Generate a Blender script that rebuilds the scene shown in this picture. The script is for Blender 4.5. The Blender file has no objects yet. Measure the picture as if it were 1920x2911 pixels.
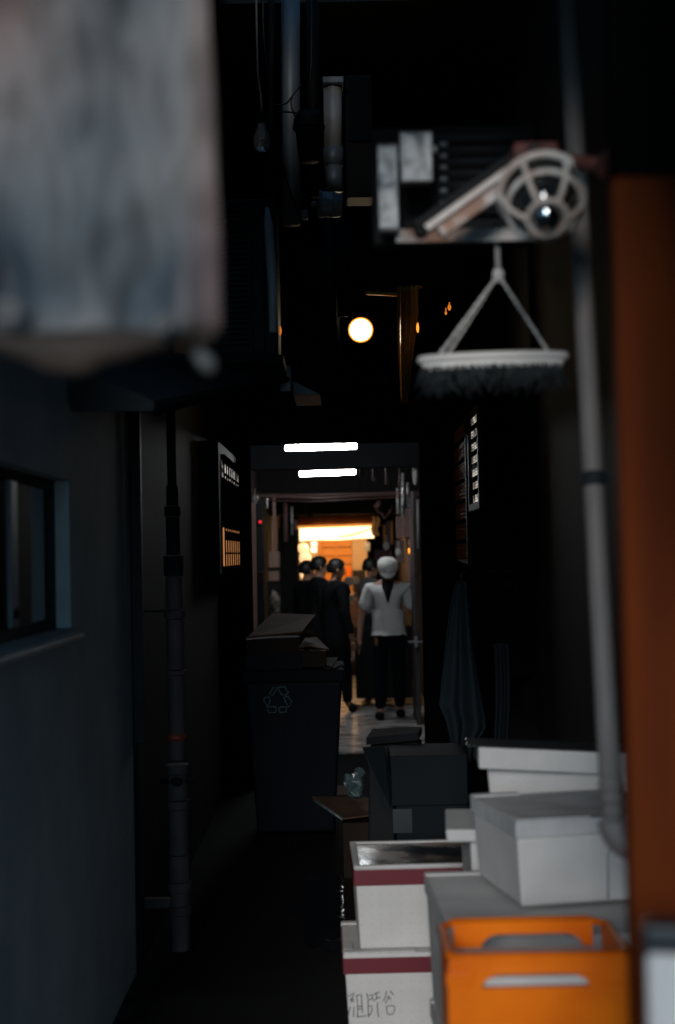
import bpy, bmesh, math, random
from mathutils import Vector, Matrix, Euler, noise
rad = math.radians
random.seed(7)
S = bpy.context.scene
COL = S.collection

# ------------------------------------------------------------------ camera, sky, sun, exposure
F = 4043.0                      # focal length in photo pixels (50 mm, portrait)
CAM_Z = 1.72
cam = bpy.data.objects.new('camera', bpy.data.cameras.new('camera'))
COL.objects.link(cam)
CR = Matrix.Rotation(rad(91.70), 3, 'X') @ Matrix.Rotation(rad(-1.1), 3, 'Z')
cam.matrix_world = Matrix.Translation((0, 0, CAM_Z)) @ CR.to_4x4()
cam.data.sensor_fit = 'VERTICAL'
cam.data.sensor_height = 36.0
cam.data.lens = 36.0 * F / 2911
cam.data.clip_end = 200
cam.data.clip_start = 0.05
cam.data.dof.use_dof = True
cam.data.dof.focus_distance = 7.6
cam.data.dof.aperture_fstop = 1.9
S.camera = cam
w = bpy.data.worlds.new('World'); S.world = w; w.use_nodes = True
SUN_EL, SUN_AZ = rad(15), rad(188)
nt = w.node_tree
sky = nt.nodes.new('ShaderNodeTexSky'); sky.sky_type = 'NISHITA'; sky.sun_disc = False
sky.ozone_density = 2.5; sky.air_density = 1.3; sky.sun_elevation = SUN_EL; sky.sun_rotation = SUN_AZ
tint = nt.nodes.new('ShaderNodeMix'); tint.data_type = 'RGBA'; tint.blend_type = 'MULTIPLY'; tint.inputs['Factor'].default_value = 1.0
tint.inputs['B'].default_value = (.36, .84, 1.36, 1)
hs = nt.nodes.new('ShaderNodeHueSaturation'); hs.inputs['Saturation'].default_value = 0.35
nt.links.new(sky.outputs[0], hs.inputs['Color']); nt.links.new(hs.outputs[0], tint.inputs['A']); nt.links.new(tint.outputs['Result'], nt.nodes['Background'].inputs[0])
nt.nodes['Background'].inputs[1].default_value = 0.058
sd = Vector((math.sin(SUN_AZ) * math.cos(SUN_EL), math.cos(SUN_AZ) * math.cos(SUN_EL), math.sin(SUN_EL)))
sun = bpy.data.objects.new('sun', bpy.data.lights.new('sun', 'SUN')); COL.objects.link(sun)
sun.data.energy = 1.65; sun.data.angle = rad(15); sun.data.color = (1.0, 0.955, 0.915)
sun.rotation_euler = sd.to_track_quat('Z', 'Y').to_euler()
S.view_settings.view_transform = 'Standard'; S.view_settings.look = 'None'
S.view_settings.exposure = 0.0; S.view_settings.gamma = 1.0
S.cycles.use_denoising = True
S.cycles.max_bounces = 8; S.cycles.diffuse_bounces = 2
S.cycles.sample_clamp_indirect = 4.0
S.render.film_transparent = False

def ray(px, py):
    return CR @ Vector(((px - 960) / F, (1455.5 - py) / F, -1.0))
def P(px, py, Y):
    d = ray(px, py); return Vector((0, 0, CAM_Z)) + d * (Y / d.y)
def PX(px, py, X):
    d = ray(px, py); return Vector((0, 0, CAM_Z)) + d * (X / d.x)
def PZ(px, py, Z):
    d = ray(px, py); return Vector((0, 0, CAM_Z)) + d * ((Z - CAM_Z) / d.z)

# ------------------------------------------------------------------ materials
MATS = {}
def mat(name, c1, c2=None, rough=0.6, metal=0.0, scale=6.0, bump=0.0, bscale=60.0, spec=0.5, stretch=(1, 1, 1),
        contrast=0.5, rough2=None, detail=6, emit=None, estr=0.0, trans=0.0, sheen=0.0, coat=0.0):
    m = bpy.data.materials.new(name); m.use_nodes = True
    t = m.node_tree; b = t.nodes['Principled BSDF']
    b.inputs['Roughness'].default_value = rough; b.inputs['Metallic'].default_value = metal
    b.inputs['Specular IOR Level'].default_value = spec
    b.inputs['Transmission Weight'].default_value = trans
    b.inputs['Coat Weight'].default_value = coat
    c2 = c2 or tuple(x * 0.7 for x in c1)
    tc = t.nodes.new('ShaderNodeTexCoord'); mp = t.nodes.new('ShaderNodeMapping')
    mp.inputs['Scale'].default_value = stretch
    t.links.new(tc.outputs['Object'], mp.inputs[0])
    n = t.nodes.new('ShaderNodeTexNoise'); n.inputs['Scale'].default_value = scale; n.inputs['Detail'].default_value = detail
    t.links.new(mp.outputs[0], n.inputs['Vector'])
    r = t.nodes.new('ShaderNodeValToRGB')
    r.color_ramp.elements[0].position = 0.5 - contrast * 0.5; r.color_ramp.elements[1].position = 0.5 + contrast * 0.5
    r.color_ramp.elements[0].color = (*c2, 1); r.color_ramp.elements[1].color = (*c1, 1)
    t.links.new(n.outputs['Fac'], r.inputs[0]); t.links.new(r.outputs[0], b.inputs['Base Color'])
    if rough2 is not None:
        mr = t.nodes.new('ShaderNodeMapRange'); mr.inputs[1].default_value = 0.35; mr.inputs[2].default_value = 0.65
        mr.inputs[3].default_value = rough; mr.inputs[4].default_value = rough2
        t.links.new(n.outputs['Fac'], mr.inputs[0]); t.links.new(mr.outputs[0], b.inputs['Roughness'])
    if bump:
        n2 = t.nodes.new('ShaderNodeTexNoise'); n2.inputs['Scale'].default_value = bscale; n2.inputs['Detail'].default_value = 8
        t.links.new(mp.outputs[0], n2.inputs['Vector'])
        bp = t.nodes.new('ShaderNodeBump'); bp.inputs['Strength'].default_value = bump; bp.inputs['Distance'].default_value = 0.01
        t.links.new(n2.outputs['Fac'], bp.inputs['Height']); t.links.new(bp.outputs[0], b.inputs['Normal'])
    if emit:
        b.inputs['Emission Color'].default_value = (*emit, 1); b.inputs['Emission Strength'].default_value = estr
    MATS[name] = m
    return m

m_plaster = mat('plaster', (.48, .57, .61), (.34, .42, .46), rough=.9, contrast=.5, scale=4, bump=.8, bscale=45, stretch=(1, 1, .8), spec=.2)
m_facade = mat('facade', (.10, .10, .10), rough=.9)
m_dark = mat('dark_timber', (.016, .014, .013), (.009, .0085, .009), rough=.8, spec=.2, scale=4, stretch=(6, 6, .5), bump=.3, bscale=25)
m_black = mat('black_paint', (.009, .010, .012), (.006, .007, .008), rough=.65, spec=.2)
m_void = mat('flat_black', (.0045, .0045, .005), (.003, .003, .0035), rough=1.0, spec=0.0)
m_conc = mat('dark_concrete', (.035, .035, .036), (.02, .02, .022), rough=.85, bump=.3)
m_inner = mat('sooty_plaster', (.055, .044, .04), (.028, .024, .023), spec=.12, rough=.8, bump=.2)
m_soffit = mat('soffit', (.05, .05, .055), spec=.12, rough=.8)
m_foam = mat('styrofoam', (.70, .685, .67), (.50, .495, .49), rough=.8, scale=4.5, contrast=.55, bump=.35, bscale=150, spec=.3)
m_foamd = mat('dirty_styrofoam', (.74, .72, .69), (.52, .51, .49), rough=.7, scale=6, contrast=.4, bump=.15, bscale=140)
m_shadelid = mat('shade_toned_foam', (.60, .60, .60), (.40, .41, .42), rough=.8, scale=7, contrast=.4, stretch=(1, 1.5, 1), bump=.15, bscale=120)  # darker foam for one lid, shade on its top put into the colour
m_red = mat('maroon_band', (.16, .018, .030), (.13, .014, .024), rough=.35, scale=3)
m_ink = mat('ink', (.05, .05, .055), rough=.7)
m_crease = mat('foam_crease', (.30, .31, .32), rough=.8)
m_orange = mat('orange_plastic', (1.0, .225, .002), (.76, .125, .0012), spec=.25, rough=.36, contrast=.4, scale=5, bump=.04, bscale=30)
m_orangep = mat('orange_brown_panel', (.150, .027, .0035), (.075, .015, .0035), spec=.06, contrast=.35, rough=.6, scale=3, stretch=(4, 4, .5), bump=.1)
m_lean = mat('weathered_pipe', (.30, .265, .245), (.20, .175, .165), rough=.55, scale=6, stretch=(2, 2, .5))
m_grom = mat('dull_eyelet', (.12, .12, .115), rough=.6)
m_shade_scratch = mat('orange_shade_and_scratches', (.20, .035, .004), (.10, .02, .004), rough=.7)  # dark orange for painted shade lines and scratches on the crates
m_pvc = mat('grey_pvc', (.34, .32, .31), (.25, .235, .23), rough=.5, scale=5, stretch=(2, 2, .6))
m_pvcd = mat('dusty_pvc', (.090, .076, .080), (.045, .040, .045), spec=.12, rough=.6, scale=9)
m_steel = mat('galvanised', (.85, .84, .82), (.18, .20, .22), rough=.4, metal=.35, contrast=.3, scale=13, bump=.25, bscale=18, rough2=.6)
m_zinc = mat('zinc_duct', (.34, .37, .39), (.24, .26, .28), rough=.5, metal=.3, scale=3)
m_whitepaint = mat('chipped_white_paint', (.78, .75, .72), (.36, .20, .14), rough=.6, scale=11, contrast=.18, bump=.2, bscale=40)
m_cream = mat('cream_enamel', (.82, .80, .77), (.56, .46, .40), rough=.35, scale=11, contrast=.22, coat=.3)
m_rust = mat('rusty_red', (.17, .05, .042), (.08, .028, .022), rough=.7, scale=16, bump=.2)
m_glassd = mat('dark_glass', (.015, .018, .02), rough=.04, spec=.8, coat=.6)
m_lens = mat('lens_glass', (.62, .66, .68), rough=.07, metal=1.0)
m_glass = mat('bulb_glass', (.9, .9, .9), rough=.05, trans=.75, coat=1.0)
m_pane = mat('window_pane', (.010, .012, .015), rough=.06, spec=.7)
m_rope = mat('white_rope', (.72, .70, .67), (.46, .45, .44), rough=.85, scale=120)
m_ring = mat('white_plastic', (.84, .81, .78), rough=.4)
m_fringe = mat('dark_fringe', (.028, .038, .045), (.006, .009, .011), rough=.8, scale=20)
m_bin = mat('navy_plastic', (.005, .007, .014), (.004, .0055, .011), rough=.6, spec=.12, scale=4, bump=.08, bscale=90)
m_binmark = mat('bin_moulding', (.10, .19, .21), rough=.6)
m_card = mat('cardboard', (.10, .046, .022), (.06, .030, .016), rough=.85, scale=5, stretch=(1, 6, 1))
m_cardd = mat('damp_cardboard', (.030, .020, .015), (.018, .013, .011), spec=.12, rough=.8, scale=4)
m_bluebox = mat('slate_carton', (.008, .013, .017), (.005, .009, .012), spec=.12, rough=.75, scale=4)
m_towel = mat('slate_cloth', (.012, .021, .026), (.008, .015, .019), spec=.12, rough=.95, scale=8, bump=.3, bscale=150)
m_ac = mat('ac_casing', (.70, .74, .76), (.58, .62, .64), rough=.5, scale=4)
m_acslat = mat('ac_slat', (.03, .038, .045), rough=.6, spec=.3)
m_tin = mat('tin_roof', (.035, .043, .05), (.022, .028, .032), spec=.15, rough=.6, metal=.0, scale=3)
m_cable = mat('cable', (.012, .012, .014), rough=.5)
m_skin = mat('skin', (.42, .22, .145), (.34, .17, .11), rough=.6)
m_hair = mat('black_hair', (.010, .009, .009), rough=.5)
m_coat = mat('black_coat', (.010, .011, .014), (.007, .008, .010), rough=.9, spec=.15)
m_shirt = mat('white_shirt', (.82, .81, .79), (.62, .62, .61), rough=.85, scale=7, bump=.3, bscale=22)
m_grey = mat('grey_jacket', (.16, .16, .16), (.10, .10, .10), rough=.9)
m_navy = mat('navy_apron', (.006, .008, .013), rough=.95, spec=.08)
m_cap = mat('cap_cotton', (.84, .83, .79), (.66, .66, .63), rough=.9, scale=20)
m_wood = mat('lit_wood', (.75, .30, .035), (.58, .21, .022), rough=.6, scale=3, stretch=(1, 1, 7))
m_palewall = mat('pale_plaster', (.66, .47, .28), (.58, .40, .23), rough=.8)
m_brown = mat('brown_canvas', (.16, .055, .022), (.11, .036, .014), rough=.8)
m_paper = mat('paper', (.8, .78, .74), rough=.9)
m_plum = mat('plum_brown', (.17, .10, .095), (.11, .065, .06), rough=.7)
m_tealrim = mat('dark_lid', (.014, .026, .034), (.010, .018, .024), rough=.35)
m_bag = mat('plastic_bag', (.11, .17, .18), (.05, .08, .09), rough=.25, scale=30)
m_tube = mat('fluorescent', (1, 1, 1), emit=(.93, .97, 1.0), estr=85)
m_bulbw = mat('warm_lamp', (1, .8, .5), emit=(1.0, .80, .50), estr=40)
m_rimw = mat('warm_rim', (.8, .3, .05), emit=(1.0, .30, .02), estr=1.3)
m_val = mat('valance_glow', (.9, .75, .5), emit=(1.0, .72, .36), estr=3.2)  # emission stands in for lamplight coming through the valance cloth
m_valf = mat('valance_fold', (.8, .4, .12), emit=(1.0, .36, .06), estr=.9)  # orange edge of the backlight, also put in as emission
m_amber = mat('amber_lantern', (.9, .4, .08), emit=(1.0, .33, .03), estr=1.5)
m_amberd = mat('amber_pilot', (.9, .4, .08), emit=(1.0, .26, .02), estr=.7)
m_redl = mat('red_pilot', (.9, .02, .03), emit=(1.0, .02, .04), estr=.7)
m_transl = mat('pale_banner', (.8, .72, .62), rough=.8)
_t = m_transl.node_tree; _tr = _t.nodes.new('ShaderNodeBsdfTranslucent'); _tr.inputs[0].default_value = (.85, .70, .52, 1)
_mx = _t.nodes.new('ShaderNodeMixShader'); _mx.inputs[0].default_value = .7
_t.links.new(_t.nodes['Principled BSDF'].outputs[0], _mx.inputs[1]); _t.links.new(_tr.outputs[0], _mx.inputs[2]); _t.links.new(_mx.outputs[0], _t.nodes['Material Output'].inputs[0])
m_vinyl = mat('amber_vinyl', (.70, .32, .06), (.45, .16, .02), rough=.3, scale=3, stretch=(8, 8, .3))

def wet_ground():
    m = bpy.data.materials.new('wet_ground'); m.use_nodes = True
    t = m.node_tree; b = t.nodes['Principled BSDF']
    tc = t.nodes.new('ShaderNodeTexCoord')
    n = t.nodes.new('ShaderNodeTexNoise'); n.inputs['Scale'].default_value = 2.1; n.inputs['Detail'].default_value = 5
    t.links.new(tc.outputs['Object'], n.inputs[0])
    b.inputs['Roughness'].default_value = .85; b.inputs['Specular IOR Level'].default_value = .05
    n2 = t.nodes.new('ShaderNodeTexNoise'); n2.inputs['Scale'].default_value = 60; n2.inputs['Detail'].default_value = 8
    t.links.new(tc.outputs['Object'], n2.inputs[0])
    c = t.nodes.new('ShaderNodeValToRGB')
    c.color_ramp.elements[0].color = (.006, .007, .008, 1); c.color_ramp.elements[1].color = (.022, .022, .023, 1)
    t.links.new(n2.outputs[0], c.inputs[0]); t.links.new(c.outputs[0], b.inputs['Base Color'])
    n3 = t.nodes.new('ShaderNodeTexNoise'); n3.inputs['Scale'].default_value = 22; n3.inputs['Detail'].default_value = 4
    t.links.new(tc.outputs['Object'], n3.inputs[0])
    bp = t.nodes.new('ShaderNodeBump'); bp.inputs['Strength'].default_value = .18; bp.inputs['Distance'].default_value = .012
    t.links.new(n3.outputs[0], bp.inputs['Height']); t.links.new(bp.outputs[0], b.inputs['Normal'])
    return m
m_ground = wet_ground()

def dotted_foam():
    m = mat('dotted_styrofoam', (.64, .62, .60), (.57, .555, .54), rough=.7, scale=10, bump=.1, bscale=160)
    t = m.node_tree; b = t.nodes['Principled BSDF']
    src = b.inputs['Base Color'].links[0].from_socket
    tc = t.nodes.new('ShaderNodeTexCoord'); mp = t.nodes.new('ShaderNodeMapping'); mp.inputs['Scale'].default_value = (28, 28, 28)
    t.links.new(tc.outputs['Object'], mp.inputs[0])
    fr = t.nodes.new('ShaderNodeVectorMath'); fr.operation = 'FRACTION'; t.links.new(mp.outputs[0], fr.inputs[0])
    sb = t.nodes.new('ShaderNodeVectorMath'); sb.operation = 'SUBTRACT'; sb.inputs[1].default_value = (.5, .5, .5)
    t.links.new(fr.outputs[0], sb.inputs[0])
    ml = t.nodes.new('ShaderNodeVectorMath'); ml.operation = 'MULTIPLY'; ml.inputs[1].default_value = (1, 0, 1)
    t.links.new(sb.outputs[0], ml.inputs[0])
    ln = t.nodes.new('ShaderNodeVectorMath'); ln.operation = 'LENGTH'; t.links.new(ml.outputs[0], ln.inputs[0])
    lt = t.nodes.new('ShaderNodeMapRange'); lt.inputs[1].default_value = .06; lt.inputs[2].default_value = .13
    lt.inputs[3].default_value = .30; lt.inputs[4].default_value = 0
    t.links.new(ln.outputs['Value'], lt.inputs[0])
    mx = t.nodes.new('ShaderNodeMix'); mx.data_type = 'RGBA'; mx.inputs['B'].default_value = (.34, .35, .38, 1)
    t.links.new(lt.outputs[0], mx.inputs['Factor']); t.links.new(src, mx.inputs['A'])
    t.links.new(mx.outputs['Result'], b.inputs['Base Color'])
    return m
m_dot = dotted_foam()

def sheet_mat():
    m = mat('mottled_sheet', (.25, .24, .225), (.045, .064, .080), rough=.65, spec=.25, scale=3.0, contrast=.20, detail=1.5, bump=.15, bscale=12)
    t = m.node_tree; b = t.nodes['Principled BSDF']
    src = b.inputs['Base Color'].links[0].from_socket
    tc = t.nodes.new('ShaderNodeTexCoord'); n = t.nodes.new('ShaderNodeTexNoise')
    mp = t.nodes.new('ShaderNodeMapping'); mp.inputs['Location'].default_value = (3.3, 1, 2.2); mp.inputs['Scale'].default_value = (1.2, 1.2, .6)
    t.links.new(tc.outputs['Object'], mp.inputs[0]); t.links.new(mp.outputs[0], n.inputs[0])
    n.inputs['Scale'].default_value = 5; n.inputs['Detail'].default_value = 1
    mr = t.nodes.new('ShaderNodeMapRange'); mr.inputs[1].default_value = .55; mr.inputs[2].default_value = .80; mr.inputs[4].default_value = .55
    t.links.new(n.outputs[0], mr.inputs[0])
    mx = t.nodes.new('ShaderNodeMix'); mx.data_type = 'RGBA'; mx.inputs['B'].default_value = (.23, .125, .10, 1)
    sx = t.nodes.new('ShaderNodeSeparateXYZ'); t.links.new(tc.outputs['Object'], sx.inputs[0])
    def band(sock, a, c_):
        q = t.nodes.new('ShaderNodeMapRange'); q.interpolation_type = 'SMOOTHSTEP'; q.inputs[1].default_value = a; q.inputs[2].default_value = c_
        t.links.new(sock, q.inputs[0]); return q.outputs[0]
    def op(k, a, c_):
        q = t.nodes.new('ShaderNodeMath'); q.operation = k
        for i_, v_ in enumerate((a, c_)):
            if isinstance(v_, float): q.inputs[i_].default_value = v_
            else: t.links.new(v_, q.inputs[i_])
        return q.outputs[0]
    edge = op('MULTIPLY', band(sx.outputs[0], .07, .125), .5)           # stained selvedge
    corner = op('MULTIPLY', op('MULTIPLY', band(sx.outputs[0], .04, -.16), band(sx.outputs[2], .16, .40)), .7)   # faded pink print
    t.links.new(op('MAXIMUM', op('MAXIMUM', edge, corner), op('MULTIPLY', mr.outputs[0], .4)), mx.inputs['Factor']); t.links.new(src, mx.inputs['A'])
    t.links.new(mx.outputs['Result'], b.inputs['Base Color'])
    return m
m_sheet = sheet_mat()

def wet_lid():
    m = mat('wet_lid', (.13, .070, .045), (.016, .016, .018), rough=.14, rough2=.4, scale=6, contrast=.22, bump=.3, bscale=14, spec=.3)
    return m
m_wetlid = wet_lid()

def pane_reflection_glow():  # patchy glow painted for reflections in the window glass
    m = bpy.data.materials.new('painted_reflection'); m.use_nodes = True
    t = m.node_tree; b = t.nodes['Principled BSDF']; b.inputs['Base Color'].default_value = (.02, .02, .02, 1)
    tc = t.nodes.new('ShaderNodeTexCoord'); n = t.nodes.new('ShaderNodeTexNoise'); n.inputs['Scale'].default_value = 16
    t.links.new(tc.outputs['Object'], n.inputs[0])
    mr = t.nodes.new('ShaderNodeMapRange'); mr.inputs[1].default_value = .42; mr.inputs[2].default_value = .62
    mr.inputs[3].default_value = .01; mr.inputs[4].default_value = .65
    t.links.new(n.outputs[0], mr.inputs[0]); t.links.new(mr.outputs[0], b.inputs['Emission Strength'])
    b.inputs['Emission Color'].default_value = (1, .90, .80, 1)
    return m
m_refl = pane_reflection_glow()
m_reflw = mat('painted_reflection_warm', (.05, .03, .02), emit=(1, .40, .14), estr=.45)  # warm reflection put in as glow

# ------------------------------------------------------------------ building helpers
ROOT = {}
class MB:
    def __init__(s): s.v = []; s.f = []
    def add(s, vs, fs):
        o = len(s.v); s.v += [Vector(v) for v in vs]; s.f += [tuple(i + o for i in f) for f in fs]; return s
    def hexa(s, p):            # 8 points: bottom 4 ccw, top 4 ccw
        return s.add(p, [(3, 2, 1, 0), (4, 5, 6, 7), (0, 1, 5, 4), (1, 2, 6, 5), (2, 3, 7, 6), (3, 0, 4, 7)])
    def box(s, x0, x1, y0, y1, z0, z1, M=None):
        p = [(x0, y0, z0), (x1, y0, z0), (x1, y1, z0), (x0, y1, z0), (x0, y0, z1), (x1, y0, z1), (x1, y1, z1), (x0, y1, z1)]
        if M is not None: p = [M @ Vector(q) for q in p]
        return s.hexa(p)
    def pbox(s, px0, px1, pyt, pyb, Y, depth):   # an upright box whose front fills a region at depth Y
        a = P(px0, (pyt + pyb) / 2, Y); b = P(px1, (pyt + pyb) / 2, Y); c = P((px0 + px1) / 2, pyt, Y); d = P((px0 + px1) / 2, pyb, Y)
        return s.box(a.x, b.x, Y, Y + depth, d.z, c.z)
    def tube(s, pts, r, n=10, cap=True):
        pts = [Vector(p) for p in pts]; k = len(pts); rs = r if isinstance(r, (list, tuple)) else [r] * k
        t0 = (pts[1] - pts[0]).normalized()
        up = Vector((0, 0, 1)) if abs(t0.z) < .9 else Vector((1, 0, 0))
        u = t0.cross(up).normalized(); vs = []
        for i in range(k):
            t = (pts[min(i + 1, k - 1)] - pts[max(i - 1, 0)]).normalized()
            u = (u - t * u.dot(t)).normalized(); b = t.cross(u)
            for j in range(n):
                a = 2 * math.pi * j / n; vs.append(pts[i] + (u * math.cos(a) + b * math.sin(a)) * rs[i])
        fs = [(i * n + j, i * n + (j + 1) % n, (i + 1) * n + (j + 1) % n, (i + 1) * n + j) for i in range(k - 1) for j in range(n)]
        if cap: fs += [tuple(range(n))[::-1], tuple((k - 1) * n + j for j in range(n))]
        return s.add(vs, fs)
    def lathe(s, prof, M, n=28):   # prof of (r, z) turned about local Z of M
        vs = [M @ Vector((r * math.cos(2 * math.pi * j / n), r * math.sin(2 * math.pi * j / n), z)) for r, z in prof for j in range(n)]
        k = len(prof)
        return s.add(vs, [(i * n + j, i * n + (j + 1) % n, (i + 1) * n + (j + 1) % n, (i + 1) * n + j) for i in range(k - 1) for j in range(n)])
    def prism(s, poly, M, t):
        n = len(poly)
        vs = [M @ Vector((x, y, 0)) for x, y in poly] + [M @ Vector((x, y, t)) for x, y in poly]
        return s.add(vs, [tuple(range(n))[::-1], tuple(range(n, 2 * n))] + [(i, (i + 1) % n, n + (i + 1) % n, n + i) for i in range(n)])
    def grid(s, fn, nu, nv):
        vs = [fn(i / nu, j / nv) for j in range(nv + 1) for i in range(nu + 1)]
        return s.add(vs, [(j * (nu + 1) + i, j * (nu + 1) + i + 1, (j + 1) * (nu + 1) + i + 1, (j + 1) * (nu + 1) + i) for j in range(nv) for i in range(nu)])
    def ball(s, c, r, n=14, m=9, M=None):
        rx, ry, rz = r if isinstance(r, (list, tuple)) else (r, r, r)
        c = Vector(c)
        vs = []
        for i in range(m + 1):
            th = math.pi * i / m
            for j in range(n):
                q = Vector((rx * math.sin(th) * math.cos(2 * math.pi * j / n), ry * math.sin(th) * math.sin(2 * math.pi * j / n), rz * math.cos(th)))
                vs.append(c + (M @ q if M is not None else q))
        return s.add(vs, [(i * n + j, (i + 1) * n + j, (i + 1) * n + (j + 1) % n, i * n + (j + 1) % n) for i in range(m) for j in range(n)])
    def build(s, name, m, parent=None, bevel=0.0, smooth=False, solid=0.0, loc=None, seg=2):
        if parent is not None: inv = ROOT[parent].inverted(); M0 = ROOT[parent]
        else:
            if loc is None:
                xs = [v.x for v in s.v]; ys = [v.y for v in s.v]; zs = [v.z for v in s.v]
                loc = ((min(xs) + max(xs)) / 2, (min(ys) + max(ys)) / 2, min(zs))
            M0 = Matrix.Translation(loc); inv = M0.inverted()
        me = bpy.data.meshes.new(name)
        me.from_pydata([inv @ v for v in s.v], [], s.f); me.validate(); me.update()
        bm = bmesh.new(); bm.from_mesh(me); bmesh.ops.remove_doubles(bm, verts=bm.verts, dist=1e-6)
        bmesh.ops.recalc_face_normals(bm, faces=bm.faces); bm.to_mesh(me); bm.free()
        me.materials.append(m)
        o = bpy.data.objects.new(name, me); COL.objects.link(o)
        if smooth: me.polygons.foreach_set('use_smooth', [True] * len(me.polygons))
        if parent is not None: o.parent = parent
        else: o.location = loc
        ROOT[o] = M0
        if solid:
            q = o.modifiers.new('solid', 'SOLIDIFY'); q.thickness = solid; q.offset = 0
        if bevel:
            q = o.modifiers.new('bevel', 'BEVEL'); q.width = bevel; q.segments = seg; q.limit_method = 'ANGLE'; q.angle_limit = rad(35)
        return o
def tag(o, label, cat, group=None):
    o['label'] = label; o['category'] = cat
    if group: o['group'] = group
    return o
def struct(o): o['kind'] = 'structure'; return o
def thing(name, label, cat, loc, rz=0.0, group=None):
    o = bpy.data.objects.new(name, None); COL.objects.link(o); o.location = loc; o.rotation_euler = (0, 0, rz)
    o.empty_display_size = .1
    ROOT[o] = Matrix.Translation(loc) @ Matrix.Rotation(rz, 4, 'Z')
    return tag(o, label, cat, group)
def kids(o): return [c for c in COL.objects if c.parent == o]
def copy_tree(o, parent=None):
    c = o.copy(); COL.objects.link(c)
    if parent is not None: c.parent = parent
    ROOT[c] = ROOT.get(o, Matrix())
    for ch in kids(o): copy_tree(ch, c)
    return c
def axisM(loc, d, up=(0, 0, 1)):
    d = Vector(d).normalized(); q = d.to_track_quat('Z', 'Y'); return Matrix.Translation(loc) @ q.to_matrix().to_4x4()

# ================================================================== SETTING
g = MB(); g.grid(lambda u, v: (-40 + 80 * u, -30 + 80 * v, 0), 4, 4)
struct(g.build('ground', m_ground, loc=(0, 0, 0)))

m_water = bpy.data.materials.new('puddle_water'); m_water.use_nodes = True
_t = m_water.node_tree; _b = _t.nodes['Principled BSDF']; _b.inputs['Base Color'].default_value = (.004, .005, .006, 1); _b.inputs['Roughness'].default_value = .05
_n = _t.nodes.new('ShaderNodeTexNoise'); _n.inputs['Scale'].default_value = 9; _n.inputs['Detail'].default_value = 3
_m = _t.nodes.new('ShaderNodeMapping'); _m.inputs['Scale'].default_value = (.6, 1.6, 1); _c = _t.nodes.new('ShaderNodeTexCoord')
_t.links.new(_c.outputs['Object'], _m.inputs[0]); _t.links.new(_m.outputs[0], _n.inputs[0])
_p = _t.nodes.new('ShaderNodeBump'); _p.inputs['Strength'].default_value = .27; _p.inputs['Distance'].default_value = .02
_t.links.new(_n.outputs[0], _p.inputs['Height']); _t.links.new(_p.outputs[0], _b.inputs['Normal'])
rnd = random.Random(21)
for k, (cx_, cy_, rx_, ry_) in enumerate(((-.06, 6.95, .18, .90), (-.35, 4.7, .12, .25))):
    pts = [(cx_ + rx_ * math.cos(2 * math.pi * i / 26) * (.75 + .4 * rnd.random()), cy_ + ry_ * math.sin(2 * math.pi * i / 26) * (.75 + .4 * rnd.random())) for i in range(26)]
    struct(MB().add([(x, y, .004) for x, y in pts], [tuple(range(26))]).build('puddle', m_water))
m_slab = mat('painted_sheen_slab', (.75, .73, .71), (.05, .05, .05), rough=.5, rough2=.22, scale=3.4, contrast=.25, bump=.2, bscale=14, stretch=(.8, 1.3, 1))  # pale patches put the wet floor's reflected light into the colour
struct(MB().box(-.949, .979, 12.3, 25.99, -.02, .004).build('path', m_slab, loc=(0, 12.3, 0)))
# ---- left building with its small window
XL = -0.87
wa = PX(203, 1366, XL); wb = PX(203, 1786, XL)
WY1 = wb.y; WY0 = WY1 - 1.25; WZ0 = wb.z; WZ1 = wa.z
t = thing('plaster_house', 'grey plastered house wall along left of alley with small recessed window', 'building', (XL, 2, 0))
b = MB()
b.box(-1.12, XL, 2.0, WY0, 0, 3.3).box(-1.12, XL, WY1, 5.95, 0, 3.3).box(-1.12, XL, WY0, WY1, 0, WZ0).box(-1.12, XL, WY0, WY1, WZ1, 3.3)
b.build('wall', m_plaster, t)
MB().box(-9, -1.122, 2.0, 2.3, 0, 3.3).build('facade_wall', m_facade, t)
wf = MB(); wf.box(-.95, -.918, WY0, WY1, WZ0, WZ0 + .03).box(-.95, -.918, WY0, WY1, WZ1 - .03, WZ1).box(-.95, -.918, WY1 - .035, WY1, WZ0 + .03, WZ1 - .03).box(-.95, -.918, WY0, WY0 + .035, WZ0 + .03, WZ1 - .03)
win = wf.build('window', m_acslat, t, bevel=.003)
MB().box(-.938, -.933, WY0 + .03, WY1 - .03, WZ0 + .02, WZ1 - .02).build('pane', m_pane, win)
# sliding sash stile with its latch: the pale upright bar in the window
sy = PX(42, 1600, -0.905).y
sa = MB().box(-.917, -0.902, sy - .05, sy + .035, WZ0 + .035, WZ1 - .035).build('sash', m_zinc, win, bevel=.004)
MB().lathe([(0, 0), (.014, 0), (.016, .006), (.010, .010), (0, .010)], axisM((-0.902, sy - .01, WZ0 + .075), (1, 0, 0)), 16).build('latch', m_black, win, smooth=True)
MB().box(-.9165, XL - .002, WY1 - .006, WY1 - .0005, WZ0 + .003, WZ1 - .002).build('jamb', m_ring, win)
sl = MB(); sl.hexa([(-1.0, WY0 - .1, WZ0 - .035), (XL + .036, WY0 - .1, WZ0 - .034), (XL + .036, WY1 + .045, WZ0 - .034), (-1.0, WY1 + .045, WZ0 - .035),
                    (-1.0, WY0 - .1, WZ0 + .002), (XL + .036, WY0 - .1, WZ0 - .018), (XL + .036, WY1 + .045, WZ0 - .018), (-1.0, WY1 + .045, WZ0 + .002)])
sl.build('sill', m_ring, win, bevel=.004)
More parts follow.
